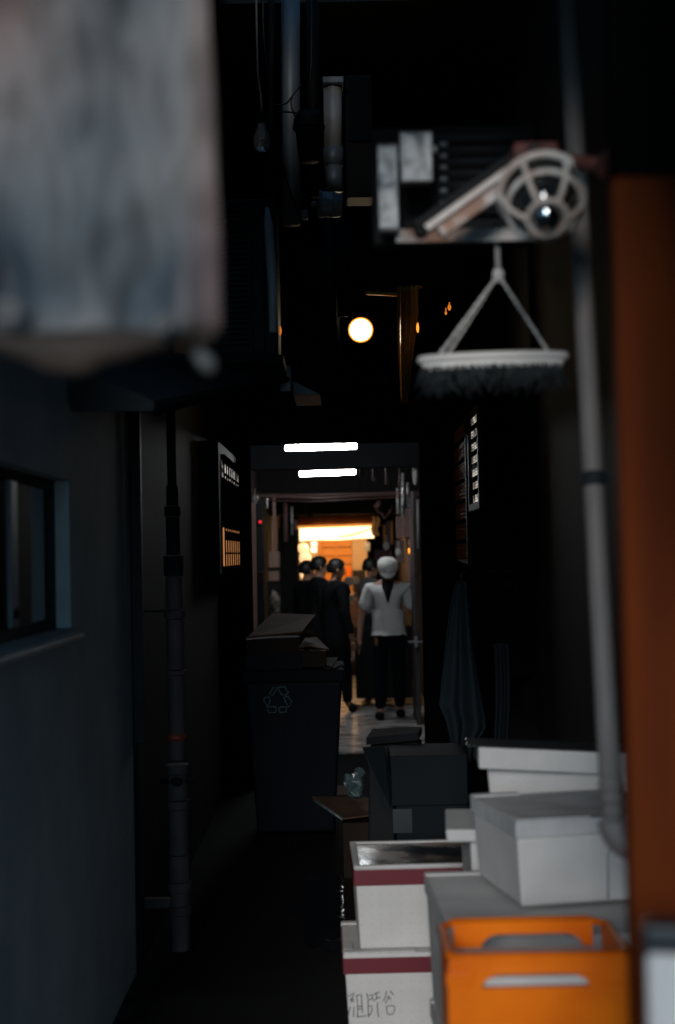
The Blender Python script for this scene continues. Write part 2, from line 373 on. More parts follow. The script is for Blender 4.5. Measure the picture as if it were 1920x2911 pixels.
# upright trim board where that wall ends
a = P(374, 1100, 5.98); c = P(404, 2112, 5.98)
tag(MB().box(P(374, 1600, 5.97).x, P(403, 1600, 5.97).x, 5.97, 6.02, c.z, 3.0).build('corner_board', m_pvcd, bevel=.004),
    'thin grey upright board where the plastered wall ends, its foot in mid air', 'board')

# ---- left timber house with lattice bay
t = thing('timber_house', 'dark timber house wall on left behind the white pipe', 'building', (-.9, 6, 0))
MB().box(-1.12, -.86, 6.03, 10.5, 0, 4.9).build('wall', m_dark, t)
MB().box(-1.12, XL, 2.0, 6.0, 3.3, 4.9).build('upper_wall', m_dark, t)
XB = -.715
p0 = PX(642, 1460, XB); p1 = PX(682, 1460, XB); zt = PX(655, 1318, XB).z; zb = PX(655, 1608, XB).z
bay = MB().box(-.858, XB - .02, p0.y - .25, 10.45, zb - .05, zt + .10).build('window_bay', m_bluebox, t, bevel=.006)
fr = MB(); fr.box(XB - .019, XB, p0.y - .03, p1.y + .03, zb - .03, zb).box(XB - .019, XB, p0.y - .03, p1.y + .03, zt, zt + .03)
for k in range(8):
    yy = p0.y - .02 + (p1.y - p0.y + .04) * k / 7; fr.box(XB - .006, XB - .001, yy - .034, yy + .034, zb, zt)
for f_, h_ in ((.12, .006), (.26, .012), (.30, .02), (.37, .012), (.55, .006), (.74, .02), (.86, .008)):
    zz = zb + (zt - zb) * f_; fr.box(XB - .0058, XB - .0015, p0.y - .03, p1.y + .03, zz - h_, zz + h_)
lat = fr.build('lattice_window', m_void, bay)
MB().box(XB - .0195, XB - .0062, p0.y, p1.y, zb, zb + (zt - zb) * .36).build('lower_pane', m_reflw, lat)
MB().box(XB - .0195, XB - .0062, p0.y, p1.y, zb + (zt - zb) * .37, zt - .12).build('middle_pane', m_pane, lat)
MB().box(XB - .0195, XB - .0062, p0.y, p1.y, zt - .11, zt - .03).build('upper_pane', m_refl, lat)  # upper and lower panes glow in place of reflections in the glass

# ---- right house
t = thing('dark_house', 'black timber house wall on right side of alley behind the foam boxes', 'building', (1.3, 2, 0))
MB().box(1.12, 1.4, 2.2, 10.5, 0, 4.9).build('wall', m_dark, t)
MB().box(1.0, 9, 2.06, 2.2, 0, 3.3).build('facade_wall', m_facade, t)
XR = .86
MB().box(XR + .02, 1.118, 8.2, 10.49, 1.0, 2.75).build('window_bay', m_void, t, bevel=.006)
def shutter(pxa, pxb, pyt, pyb, mrefl, name):
    ya = PX(pxb, 1300, XR).y; yb = PX(pxa, 1300, XR).y
    z1 = PX((pxa + pxb) / 2, pyt, XR).z; z0 = PX((pxa + pxb) / 2, pyb, XR).z
    f = MB().box(XR - .012, XR + .018, ya - .05, ya, z0 - .04, z1 + .04).box(XR - .012, XR + .018, yb, yb + .05, z0 - .04, z1 + .04)
    f.box(XR - .012, XR + .018, ya, yb, z0 - .04, z0).box(XR - .012, XR + .018, ya, yb, z1, z1 + .04)
    o = f.build('shutter', m_black, t)
    n = 34; q = MB()
    for k in range(n):
        if k % 5 == 4:
            zz = z0 + (z1 - z0) * (k + .5) / n; q.box(XR - .008, XR + .012, ya, yb, zz - .016, zz + .016)
        else:
            zz = z0 + (z1 - z0) * (k + .5) / n
            q.hexa([(XR - .010, ya, zz - .007), (XR + .008, ya, zz - .001), (XR + .008, yb, zz - .001), (XR - .010, yb, zz - .007),
                    (XR - .010, ya, zz - .004), (XR + .008, ya, zz + .002), (XR + .008, yb, zz + .002), (XR - .010, yb, zz - .004)])
    q.build('slats', m_glassd, o)
    MB().box(XR + .0135, XR + .0185, ya, yb, z0, z1).build('reflection_pane', mrefl, o)  # glowing pane in place of reflections broken up by the slats
shutter(1337, 1363, 1180, 1432, m_refl, 'near')
m_refld = mat('painted_reflection_dim', (.03, .02, .02), emit=(1, .25, .08), estr=.004)  # faint reflection put in as glow
shutter(1287, 1327, 1210, 1590, m_refld, 'far')

# ---- portal into the covered market, inner walls, roofs
t = thing('market_passage', 'narrow dark market passage with low ceiling beams at end of alley', 'passage', (0, 10.5, 0))
xl = P(712, 1500, 10.5).x; xr = P(1200, 1500, 10.5).x; zh = P(960, 1256, 10.5).z
MB().box(-1.3, xl, 10.5, 10.7, 0, 4.9).box(xr, 1.5, 10.5, 10.7, 0, 4.9).box(xl, xr, 10.5, 10.7, zh, 4.9).build('portal_wall', m_void, t)
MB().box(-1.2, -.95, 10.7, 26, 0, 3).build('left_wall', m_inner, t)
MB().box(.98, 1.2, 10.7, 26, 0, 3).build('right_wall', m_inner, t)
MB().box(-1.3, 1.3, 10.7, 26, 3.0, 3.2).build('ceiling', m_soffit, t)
MB().box(-1.2, 1.2, 26, 26.2, 0, 3.2).build('end_wall', m_inner, t)
za = P(960, 1322, 13.4).z; zb_ = P(960, 1290, 13.4).z
MB().box(-.949, .979, 13.4, 13.6, P(960, 1330, 13.4).z, 2.999).build('beam', m_coat, t)
MB().box(-.949, .979, 17.2, 17.35, P(960, 1408, 17.2).z, 2.998).build('beam', m_dark, t)
MB().box(-.949, .979, 17.0, 17.19, P(960, 1412, 17.0).z, P(960, 1402, 17.0).z).build('ledge', m_plum, t)
MB().box(-.949, .979, 19.6, 19.8, P(960, 1462, 19.6).z, 2.997).build('beam', m_grey, t)
MB().box(-1.1, 1.1, 12.6, 12.62, 2.99, 2.998).build('ceiling_strip', m_plum, t)

t = thing('alley_roof', 'dark roof closing off the sky above the alley', 'roof', (0, 4, 4.7))
MB().box(-9, 9, 1.15, 4.4, 3.60, 3.70).build('front_canopy', m_soffit, t)
MB().box(-9, 9, 4.4, 4.5, 3.60, 3.97).box(-9, -.66, 4.4, 4.5, 3.97, 4.20).box(-.50, 9, 4.4, 4.5, 3.97, 4.20).box(-9, 9, 4.4, 4.5, 4.20, 4.48).box(-9, -.45, 4.4, 4.5, 4.48, 4.9).box(-.30, 9, 4.4, 4.5, 4.48, 4.9).build('sun_slit_fascia', m_soffit, t)  # unseen; slits shaped to let sun onto bulb, drum and upper pipes
MB().box(-9, 9, 1.6, 1.63, 3.02, 3.598).build('front_sun_block', m_coat, t)  # added out of view to limit how deep the sun reaches
MB().prism([(.265, 3.598), (.265, 2.41), (.315, 2.38), (.35, 2.0), (.50, 1.66), (9, 1.62), (9, 3.598)], Matrix.Translation((0, 1.23, 0)) @ Matrix.Rotation(rad(90), 4, 'X'), .03).build('side_sun_block', m_coat, t)  # added out of view, slanted to cast shade on the orange board
MB().box(-9, 9, 4.4, 4.55, 4.901, 6.15).box(-9, -.62, 4.55, 8.1, 4.9, 5.0).box(.50, 9, 4.55, 8.1, 4.9, 5.0).box(-9, 9, 8.1, 27, 4.9, 5.0).build('deck_and_sun_stop', m_black, t)  # first box is an added unseen parapet keeping sun out of the slot

# ================================================================== UPPER LEFT: canopy, AC, ducts, bulb
t = thing('tin_awning', 'dark sloping tin awning under the air conditioner on left', 'awning', P(620, 1080, 6.0))
A = [P(430, 1168, 4.9), P(818, 1068, 6.3), P(818, 1030, 6.3), P(430, 1060, 4.9)]
e0 = P(815, 1078, 6.35); e1 = P(440, 1170, 4.6)
b = MB()
b.hexa([Vector((-.86, 4.6, 2.20)), Vector((e1.x, 4.6, e1.z)), Vector((e0.x, 6.35, e0.z)), Vector((-.86, 6.35, e0.z + .02)),
        Vector((-.86, 4.6, 2.36)), Vector((e1.x, 4.6, e1.z + .035)), Vector((e0.x, 6.35, e0.z + .03)), Vector((-.86, 6.35, e0.z + .16))])
b.build('roof_sheet', m_tin, t, bevel=.004)
MB().tube([e1 + Vector((.004, 0, 0)), e0 + Vector((.004, 0, 0))], .012, 8).build('edge_trim', m_void, t, smooth=True)
c0 = P(818, 1040, 6.36)
MB().box(c0.x - .035, c0.x + .012, 6.36, 6.40, P(818, 1110, 6.36).z, c0.z).build('bracket', m_zinc, t, bevel=.003)
q0, q1, q2 = P(832, 1082, 6.9), P(835, 1124, 6.9), P(912, 1122, 6.9)
tag(MB().prism([(0, 0), (q2.x - q0.x, q2.z - q0.z), (q1.x - q0.x, q1.z - q0.z)], Matrix.Translation(q0) @ Matrix.Rotation(rad(90), 4, 'X'), -.5).build('tin_gusset', m_zinc, bevel=.004),
    'small pale wedge of tin roofing poking out past the awning corner', 'roof sheet')

t = thing('air_conditioner', 'dim grey air conditioner outdoor unit with slatted grille above the awning', 'air conditioner', P(700, 1012, 6.0))
YA = 5.9
xa, xb = P(560, 800, YA).x, P(788, 800, YA).x; z1 = P(700, 560, YA).z; z0 = P(700, 1008, YA).z
MB().box(xa, xb, YA + .03, YA + .33, z0, z1).build('casing', m_tin, t, bevel=.012)
sl = MB()
for k in range(26):
    zz = z0 + .05 + (z1 - z0 - .1) * k / 25; sl.box(xa + .02, P(705, 800, YA).x, YA, YA + .028, zz - .006, zz + .006)
sl.build('grille', m_acslat, t)
MB().box(P(716, 800, YA).x, P(752, 800, YA).x, YA + .005, YA + .03, z0 + .01, z1 - .01).build('front_panel', m_tin, t, bevel=.006)
s0 = [P(754, 592, YA - .03), P(772, 950, YA - .03), P(792, 940, YA - .03), P(766, 588, YA - .03)]
st = MB().tube([P(759, 590, YA - .02), P(764, 640, YA - .02), P(775, 800, YA - .02), P(778, 945, YA - .02)], [.008, .02, .022, .018], 10)
st.build('corner_strip', m_ac, t, smooth=True)
MB().box(xa, xb + .02, YA, YA + .36, z0 - .035, z0 - .002).build('bracket', m_black, t)
lo = P(705, 968, YA)

def pole(name, pxa, pya, pxb, pyb, Y, r, m, label, cat, group=None, n=14, ends=True):
    a, b_ = P(pxa, pya, Y), P(pxb, pyb, Y)
    o = MB().tube([a, (a + b_) / 2, b_], r, n).build(name, m, smooth=True); return tag(o, label, cat, group)
pole('vent_duct', 826, -160, 828, 640, 7.0, .047, m_zinc, 'thick grey vertical duct at top left, between hanging bulb and black bucket', 'duct', n=20)
pole('drain_pipe', 770, -150, 772, 560, 6.6, .016, m_black, 'thin black downpipe left of the thick grey duct', 'pipe')
pole('drain_pipe', 888, -150, 893, 560, 7.2, .032, m_black, 'dark downpipe right of the thick grey duct', 'pipe')
pole('drain_pipe', 935, 560, 940, 1080, 8.6, .06, m_bluebox, 'broad dark square-set downpipe left of the round warm lamp', 'pipe', n=4)
pole('drain_pipe', 968, 640, 975, 900, 8.3, .03, m_bluebox, 'narrow dark downpipe just above left of the warm lamp', 'pipe')
t = thing('vent_pipe', 'short pale grey vent pipe with white upper length beside dark cabinet', 'pipe', P(945, 540, 7.3))
MB().tube([P(946, 236, 7.3), P(948, 420, 7.3)], .048, 20).build('upper_pipe', m_ring, t, smooth=True)
MB().tube([P(948, 421, 7.3), P(949, 470, 7.3)], .052, 20).build('collar', m_zinc, t, smooth=True)
MB().tube([P(949, 471, 7.3), P(953, 545, 7.3)], .044, 20).build('lower_pipe', m_zinc, t, smooth=True)
MB().pbox(918, 978, 216, 235, 7.22, .15).build('top_cap', m_zinc, t, bevel=.005)
t = thing('meter_cabinet', 'dark narrow cabinet hung right of the pale vent pipe', 'cabinet', P(1020, 420, 7.35))
MB().pbox(982, 1060, 212, 560, 7.35, .2).build('body', m_black, t, bevel=.008)
MB().pbox(992, 1050, 222, 400, 7.33, .018).build('door', m_bluebox, t, bevel=.004)
t = thing('motor_drum', 'grey metal drum with ribbed end lying sideways below the vent pipe', 'fan motor', P(915, 620, 6.9))
ya = P(905, 580, 6.9); yb = P(973, 584, 6.9); ax = (yb - ya).normalized()
MA = axisM(ya, ax); L = (yb - ya).length
MB().lathe([(0, 0), (.062, 0), (.068, .006), (.068, .012), (.062, .016), (.062, L * .6), (.065, L * .62), (.062, L * .64), (.052, L), (0, L)], MA, 28).build('drum', m_steel, t, smooth=False, bevel=.002)
MB().lathe([(0, -.035), (.012, -.035), (.012, 0), (0, 0)], MA, 14).build('shaft', m_steel, t, smooth=True)
MB().pbox(857, 876, 596, 620, 6.88, .05).build('terminal_box', m_zinc, t, bevel=.004)
t = thing('black_bucket', 'round black tapered bucket hanging before the grey duct', 'bucket', P(882, 460, 6.7))
cc = P(880, 460, 6.7); MZ = Matrix.Translation(cc)
MB().lathe([(0, 0), (.045, 0), (.05, .01), (.065, .16), (.071, .165), (.071, .20), (.055, .235), (.02, .245), (0, .246)], MZ, 24).build('shell', m_black, t, smooth=True)
MB().lathe([(.0715, .155), (.077, .158), (.077, .172), (.0715, .175)], MZ, 24).build('rim', m_black, t, smooth=True)
MB().tube([cc + Vector((0, 0, .245)), cc + Vector((.02, 0, .5)), cc + Vector((.03, .02, 1.1))], .006, 8).build('cord', m_cable, t, smooth=True)
# hanging bulb
t = thing('hanging_bulb', 'clear unlit light bulb hanging on a wire at upper left', 'light bulb', P(745, 440, 6.2))
bc = P(744, 352, 6.2); MD = Matrix.Translation(bc)
MB().lathe([(.0, -.125), (.018, -.122), (.032, -.108), (.038, -.085), (.036, -.06), (.026, -.03), (.018, -.008), (.016, 0)], MD, 24).build('glass', m_glass, t, smooth=True)
MB().lathe([(.007, -.07), (.009, -.05), (.007, -.02), (.010, -.002)], MD, 12).build('stem', m_paper, t, smooth=True)
MB().lathe([(0, .058), (.013, .056), (.019, .045), (.019, .004), (.017, 0), (0, 0)], MD, 18).build('socket', m_black, t, smooth=True)
MB().tube([bc + Vector((0, 0, .056)), P(744, 290, 6.2), P(738, 245, 6.2), P(733, 200, 6.2), P(728, -60, 6.25), P(726, -200, 6.3)], .0045, 7).build('wire', m_pvc, t, smooth=True)
# cables
def cable(pts, r, label, Yjit=0):
    b = MB(); ps = [P(*p) for p in pts]; out = []
    for i in range(len(ps) - 1):
        p_1 = ps[max(i - 1, 0)]; p0 = ps[i]; p1 = ps[i + 1]; p2 = ps[min(i + 2, len(ps) - 1)]
        for k in range(6):
            u = k / 6
            out.append(.5 * ((2 * p0) + (p1 - p_1) * u + (2 * p_1 - 5 * p0 + 4 * p1 - p2) * u * u + (3 * p0 - p_1 - 3 * p1 + p2) * u ** 3))
    out.append(ps[-1])
    return tag(b.tube(out, r, 6).build('cable', m_cable, smooth=True), label, 'cable', 'cables along the left wall')
cable([(748, -80, 6.3), (752, 120, 6.3), (778, 300, 6.4), (795, 420, 6.5), (818, 520, 6.6), (862, 640, 6.8)], .005, 'longest black cable running down beside the hanging bulb to the drum')
cable([(770, 298, 6.5), (810, 296, 6.5), (830, 275, 6.5), (858, 240, 6.5)], .004, 'short black cable looping across the grey duct toward top right')
cable([(775, 320, 6.5), (812, 318, 6.5), (850, 322, 6.6)], .004, 'black cable tied level across grey duct above the bucket')
cable([(832, 270, 6.5), (828, 300, 6.5), (842, 335, 6.5), (850, 352, 6.5)], .004, 'small black cable hooked down from the loop to the bucket')
cable([(885, 450, 6.75), (892, 520, 6.8), (900, 545, 6.85)], .004, 'short black cable from bucket foot to the drum')

# ================================================================== UPPER RIGHT FOREGROUND
# two dented metal boxes on a dark grille board
t = thing('vent_grille', 'wide black slatted vent behind the cage lamp arm', 'vent', P(1290, 660, 3.36))
YG = 3.36
MB().pbox(1060, 1520, 360, 690, YG + .05, .06).build('backing', m_black, t)
sl = MB()
for k in range(7):
    py = 392 + k * 33
    a = P(1236, py, YG); b_ = P(1505, py - 4, YG); sl.tube([a, b_], .006, 8)
sl.build('slats', m_acslat, t, smooth=True)
kn = MB()
for k in range(6):
    kn.ball(P(1262, 410 + k * 33, YG - .005), (.012, .006, .006), 8, 6)
kn.build('slat_clips', m_zinc, t, smooth=True)
def dented(px0, px1, pyt, pyb, Y, label):
    a, b_ = P(px0, (pyt + pyb) / 2, Y), P(px1, (pyt + pyb) / 2, Y); zt_, zb2 = P((px0 + px1) / 2, pyt, Y).z, P((px0 + px1) / 2, pyb, Y).z
    t = thing('metal_box', label, 'electrical box', ((a.x + b_.x) / 2, Y, zb2), 0, 'dented metal boxes beside the vent')
    def fn(u, v):
        p = Vector((a.x + (b_.x - a.x) * u, Y, zb2 + (zt_ - zb2) * v))
        e = min(u, 1 - u, v, 1 - v); p.y += .006 * noise.noise(p * 28) * min(1, e * 8); return p
    MB().grid(fn, 14, 20).build('cover', m_steel, t, smooth=True, solid=.003)
    MB().box(a.x + .002, b_.x - .002, Y + .006, Y + .048, zb2 + .002, zt_ - .002).build('case', m_zinc, t, bevel=.003)
    return t
dented(1076, 1132, 410, 655, 3.26, 'tall narrow dented metal box left of the squarer one')
t = dented(1139, 1230, 375, 516, 3.22, 'squarer dented metal box with a knob at its right side')
MB().tube([P(1230, 424, 3.24), P(1243, 424, 3.24)], .008, 10).build('knob', m_steel, t, smooth=True)

# flat chipped bar and slanting lamp arm
tag(MB().hexa([P(1126, 690, 3.3), P(1500, 684, 3.15), P(1500, 684, 3.19), P(1126, 690, 3.34), P(1126, 652, 3.3), P(1500, 646, 3.15), P(1500, 646, 3.19), P(1126, 652, 3.34)]).build('flat_bar', m_whitepaint, bevel=.003),
    'level flat steel bar with chipped white paint below the slanting arm', 'bar')
t = thing('slanting_arm', 'slanting steel channel arm running up left to right to the cage lamp', 'arm', P(1195, 680, 3.0))
a0, a1 = P(1196, 672, 3.05), P(1490, 462, 3.0)
d = (a1 - a0).normalized(); nn = Vector((0, -1, 0)); upv = d.cross(Vector((0, 1, 0))).normalized()
if upv.z < 0: upv = -upv
def bar(o0, o1, u0, u1, y0, y1):
    p = []
    for uu in (u0, u1):
        for e, yy in ((o0, y0), (o1, y0), (o1, y1), (o0, y1)): p.append(e + upv * uu + Vector((0, yy, 0)))
    return p
MB().hexa(bar(a0, a1, -.002, .014, -.012, .03)).build('bright_flange', m_cream, t, bevel=.003)
MB().hexa(bar(a0, a1, .0145, .034, -.008, .03)).build('dark_web', m_black, t, bevel=.002)
MB().hexa(bar(a0 + d * .04, a1, -.030, -.0035, .0, .03)).build('lower_flange', m_whitepaint, t, bevel=.003)
MB().ball(a0 + Vector((0, -.015, .006)), (.016, .01, .016), 14, 8).build('end_bolt', m_black, t, smooth=True)

# caged bulkhead lamp
YC = 2.8
t = thing('cage_lamp', 'unlit caged bulkhead lamp with cream wire guard and rusty base', 'lamp', P(1538, 540, YC))
apex = P(1534, 628, YC - .08)
axd = Vector((-.03, -1, -.90)).normalized()
MC = axisM(P(1541, 548, YC), axd)         # local z runs from base to dome tip
R0, H = .083, .115
def dome(a, k=1.0): return (R0 * k * math.cos(a), H * k * math.sin(a))
b = MB()
def ring(r, z, w, n=40):
    return b.tube([MC @ Vector((r * math.cos(2 * math.pi * i / n), r * math.sin(2 * math.pi * i / n), z)) for i in range(n + 1)], w, 8, False)
ring(R0, 0, .0085); r1, z1_ = dome(rad(28)); ring(r1, z1_, .0062); r2, z2_ = dome(rad(63)); ring(r2, z2_, .0056)
for k in range(6):
    a = 2 * math.pi * k / 6; pts = []
    for i in range(9):
        r_, z_ = dome(rad(63) * i / 8); pts.append(MC @ Vector((r_ * math.cos(a), r_ * math.sin(a), z_)))
    b.tube(pts, .0058, 8)
b.build('guard', m_cream, t, smooth=True)
MB().lathe([(R0 * .86 * math.cos(rad(90) * i / 12), H * .90 * math.sin(rad(90) * i / 12) - .004) for i in range(13)], MC, 36).build('glass', m_glassd, t, smooth=True)
MB().ball(MC @ Vector((0, 0, H * .80)), .032, 20, 14).build('lens', m_lens, t, smooth=True)
MB().lathe([(R0 * .95, .004), (R0 * 1.0, -.006), (R0 * .98, -.03), (R0 * .72, -.065), (R0 * .5, -.08), (0, -.082)], MC, 36).build('base', m_rust, t, smooth=True)
j = P(1520, 452, YC + .06)
MB().box(j.x - .045, j.x + .045, YC + .03, YC + .12, j.z - .01, j.z + .028).build('junction_box', m_rust, t, bevel=.008)
MB().ball(P(1519, 424, YC + .02), (.015, .012, .011), 12, 8).build('plug', m_tin, t, smooth=True)
MB().tube([P(1560, 452, YC + .06), P(1650, 462, 2.75), P(1720, 470, 2.62)], .014, 10).build('bracket', m_rust, t, smooth=True)

# hanger
YH = 3.25
t = thing('fringed_hanger', 'white oval hanger ring with dark fringe hung by rope from the bar', 'hanger', P(1400, 1020, YH))
rc = P(1402, 1018, YH); RX = (P(1605, 1018, YH).x - P(1196, 1018, YH).x) / 2; RY = .022
def rp(a, s=1.0, dz=0): return rc + Vector((RX * s * math.cos(a), RY * s * math.sin(a), dz + .004 * math.cos(a + 1)))
n = 64; b = MB()
b.tube([rp(2 * math.pi * i / n) for i in range(n + 1)], .0095, 10, False)
b.build('ring', m_ring, t, smooth=True)
vs = MB()
vs.grid(lambda u, v: rp(2 * math.pi * u, 1 - .06 * v, -.006 - .020 * v), 64, 2); vs.build('band', m_ring, t, smooth=True, solid=.003)
kn_ = P(1417, 782, YH)
for nm, ang in (('a', rad(180 + 40)), ('b', rad(180 - 48)), ('c', rad(-40))):
    e = rp(ang, 1, .004); b = MB()
    for s_ in range(2):
        pts = []
        for i in range(15):
            u = i / 14; p = kn_.lerp(e, u); w = .0028 * math.sin(math.pi * min(1, u * 4 + .2) / 1)
            ph = u * 34 + s_ * math.pi
            pts.append(p + Vector((math.cos(ph), math.sin(ph), 0)) * .0026)
        b.tube(pts, .0028, 6)
    b.build('cord', m_rope, t, smooth=True)
k_ = MB().ball(kn_, (.014, .012, .018), 12, 8).build('knot', m_rope, t, smooth=True)
MB().tube([P(1414, 640, YH - .04), P(1413, 670, YH - .05), P(1415, 720, YH - .01), kn_], .0068, 8).build('rope', m_rope, t, smooth=True)
fb = MB(); rnd = random.Random(3)
for i in range(420):
    a = rnd.uniform(0, 2 * math.pi); s_ = rnd.uniform(.78, 1.0); p = rp(a, s_, -.018); l = rnd.choice((.02, .03, .045, .06, .065)) * rnd.uniform(.7, 1.1)
    dx, dy = rnd.gauss(0, .014), rnd.gauss(0, .014)
    fb.tube([p, p + Vector((dx * .4, dy * .4, -l * .5)), p + Vector((dx * 1.3, dy * 1.3, -l))], [.0032, .003, .0012], 4)
fb.build('fringe', m_fringe, t, smooth=True)

# tilted pipe with elbow, brace, clamp
t = thing('leaning_pipe', 'long grey plastic pipe leaning beside the orange board, elbow at foot', 'pipe', P(1740, 2400, 2.85))
pa, pb = P(1606, -140, 3.25), P(1741, 2330, 2.9)
pts = [pa.lerp(pb, i / 8) for i in range(9)]
MB().tube(pts, .0225, 20).build('shaft', m_lean, t, smooth=True)
dn = (pb - pa).normalized(); el = []
for i in range(9):
    a = rad(80) * i / 8; el.append(pb + dn * (.002 + .055 * math.sin(a)) + Vector((1, .1, 0)) * .055 * (1 - math.cos(a)))
el.append(el[-1] + Vector((.16, .02, -.02)))
MB().tube(el, .0295, 20).build('elbow', m_lean, t, smooth=True)
for k in range(3):
    q = pb - dn * (.012 + .026 * k); MB().tube([q, q - dn * .009], .0255, 20).build('rib', m_lean, t, smooth=True)
q = pa.lerp(pb, .632); MB().tube([q, q + dn * .03], .027, 20).build('clamp', m_tin, t, smooth=True)
MB().box(q.x + .0, q.x + .10, q.y - .012, q.y + .012, q.z - .02, q.z - .004).build('clamp_arm', m_tin, t)
t0 = P(1716, 500, 2.6); t1 = P(2010, 60, 2.45)
tag(MB().tube([t0, t0.lerp(t1, .5), t1], .026, 14).build('canopy_brace', m_rust, smooth=True), 'dark slanting canopy strut at top right corner', 'strut')

# orange-brown board
YO = 2.0
ox = P(1749, 700, YO).x; oz = P(1800, 572, YO).z
t = thing('orange_board', 'tall orange-brown painted board at right edge of picture', 'board', (ox + .15, YO, 0))
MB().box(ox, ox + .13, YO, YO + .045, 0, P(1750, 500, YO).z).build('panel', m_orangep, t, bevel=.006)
MB().box(ox, ox + .13, YO, YO + .045, P(1750, 500, YO).z + .001, 3.3).build('shade_header', m_void, t)  # black length standing in for shade over the board's top

# white container at the right edge
cx = P(1838, 2800, 1.62)
t = thing('white_board', 'upright white board with dark top rail at bottom right corner of picture', 'panel', (cx.x, 1.62, 0), rad(-14))
zt_ = P(1880, 2628, 1.62).z; R = ROOT[t]
MB().box(0, .34, 0, .04, .06, zt_ - .032, R).build('panel', m_foam, t, bevel=.008)
MB().box(-.003, .343, -.006, .046, zt_ - .031, zt_, R).build('rail', m_tealrim, t, bevel=.006)
for x_ in (.03, .28): MB().box(x_, x_ + .04, -.1, .15, 0, .059, R).build('foot', m_dark, t, bevel=.004)

# weathered sheet hanging upper left
YS = 1.6
t = thing('weathered_sheet', 'mottled grey plastic sheet with dark sagging hem hanging at upper left', 'sheet', P(300, 950, YS))
tl = P(-160, -60, YS); tr = P(575, -60, YS); bl = P(-160, 950, YS); br = P(622, 950, YS)
def shf(u, v):
    top = Vector((tl.x, 0, 3.59)).lerp(Vector((tr.x - .012, 0, 3.59)), u); bot = bl.lerp(br, u)
    p = bot.lerp(top, v); p.x = p.x if u < .5 else p.x
    bulge = .012 * math.sin(v * 9 + 1) * max(0, u - .6)
    return Vector((p.x + bulge, YS + .035 * noise.noise(Vector((u * 3, v * 9, 1))) + .030 * noise.noise(Vector((u * 5 + v * 7, v * 16 - u * 3, 4))) + .012 * noise.noise(Vector((u * 12, v * 30, 7))) + .010 * math.sin(u * 9 + v * 5), p.z))
MB().grid(shf, 60, 120).build('sheet', m_sheet, t, smooth=True, solid=.002)
m_hem = mat('hem', (.060, .038, .026), (.022, .019, .018), rough=.8, scale=7)
def hem(u, v):
    x = bl.x + (br.x - bl.x - .004) * u; sag = .040 * math.exp(-((u - .48) / .26) ** 2) + .012
    zb = bl.z + (br.z - bl.z) * u
    return Vector((x, YS + .012 * math.sin(u * 9) - .014 * math.sin(v * math.pi), zb + .004 - v * (sag + .006 * noise.noise(Vector((u * 9, 3, 0))))))
MB().grid(hem, 40, 6).build('hem', m_hem, t, smooth=True, solid=.003)
for px, py, r_ in ((463, 922, .0115), (25, 885, .017)):
    q = P(px, py, YS - .03); MB().lathe([(r_ * .3, .004), (r_ * .5, .006), (r_, .004), (r_, 0), (r_ * .3, 0)], axisM(q, (0, -1, 0)), 16).build('grommet', m_grom, t, smooth=True)
MB().tube([P(560, 1000, YS - .02), P(592, 1036, YS - .02), P(604, 1056, YS - .02)], [.007, .010, .006], 10).build('clip', m_grom, t, smooth=True)

# ================================================================== FOAM BOXES
def foam_box(name, label, cat, loc, rz, W, D, H, lid=.05, m=None, band=False, group=None, tab=True, wet=False, lidm=None, notches=True, taper=.012):
    """origin at front-left-bottom corner (x right along the front, y back)"""
    m = m or m_foam
    t = thing(name, label, cat, loc, rz, group); R = ROOT[t]
    hb = H - lid
    b = MB(); tp = taper
    b.hexa([R @ Vector(q) for q in ((tp, tp, 0), (W - tp, tp, 0), (W - tp, D - tp, 0), (tp, D - tp, 0), (0, 0, hb), (W, 0, hb), (W, D, hb), (0, D, hb))])
    body = b.build('body', m, t, bevel=.008, seg=3)
    if lid:
        lo = .006
        if wet:
            l = MB().box(-lo, W + lo, -lo, D + lo, hb + .001, H - .012, R)
            l.box(-lo, W + lo, -lo, .018, H - .0118, H, R).box(-lo, W + lo, D - .018, D + lo, H - .0118, H, R).box(-lo, .018, .0182, D - .0182, H - .0118, H, R).box(W - .018, W + lo, .0182, D - .0182, H - .0118, H, R)
            ld = l.build('lid', lidm or m_foam, t, bevel=.004)
            MB().grid(lambda u, v: R @ Vector((.019 + (W - .038) * u, .019 + (D - .038) * v, H - .007 + .002 * noise.noise(Vector((u * 5, v * 5, 0))))), 20, 14).build('wet_film', m_wetlid, ld, smooth=True)
        else:
            l = MB().box(-lo, W + lo, -lo, D + lo, hb + .001, H, R)
            if notches:
                l.box(W * .0 - lo, W * .45, -lo - .004, .03, H + .0, H + .007, R).box(.0 - lo, .03, .032, D * .3, H, H + .007, R).box(-lo, W * .3, D - .03, D + lo, H, H + .007, R)
            l.build('lid', lidm or m, t, bevel=.006, seg=2)
    if band:
        MB().box(-.0075, W + .0075, -.0075, D + .0075, hb - .012, H - .014, R).build('red_band', m_red, t, bevel=.003)
    if tab:   # moulded corner handle outline
        x0, x1, z1 = W * .56, W * .985, hb * .80
        pts = [(x0, hb * .04), (x0, z1 - .02), (x0 + .006, z1 - .006), (x0 + .02, z1), (x1 - .02, z1 + .004), (x1, z1 + .004)]
        def fr(z): return tp * (1 - z / hb) - .0005
        MB().tube([R @ Vector((x, fr(z), z)) for x, z in pts], .0028, 6).build('moulded_edge', m_crease, t, smooth=True)
    return t
def at(px, py, z): return PZ(px, py, z)

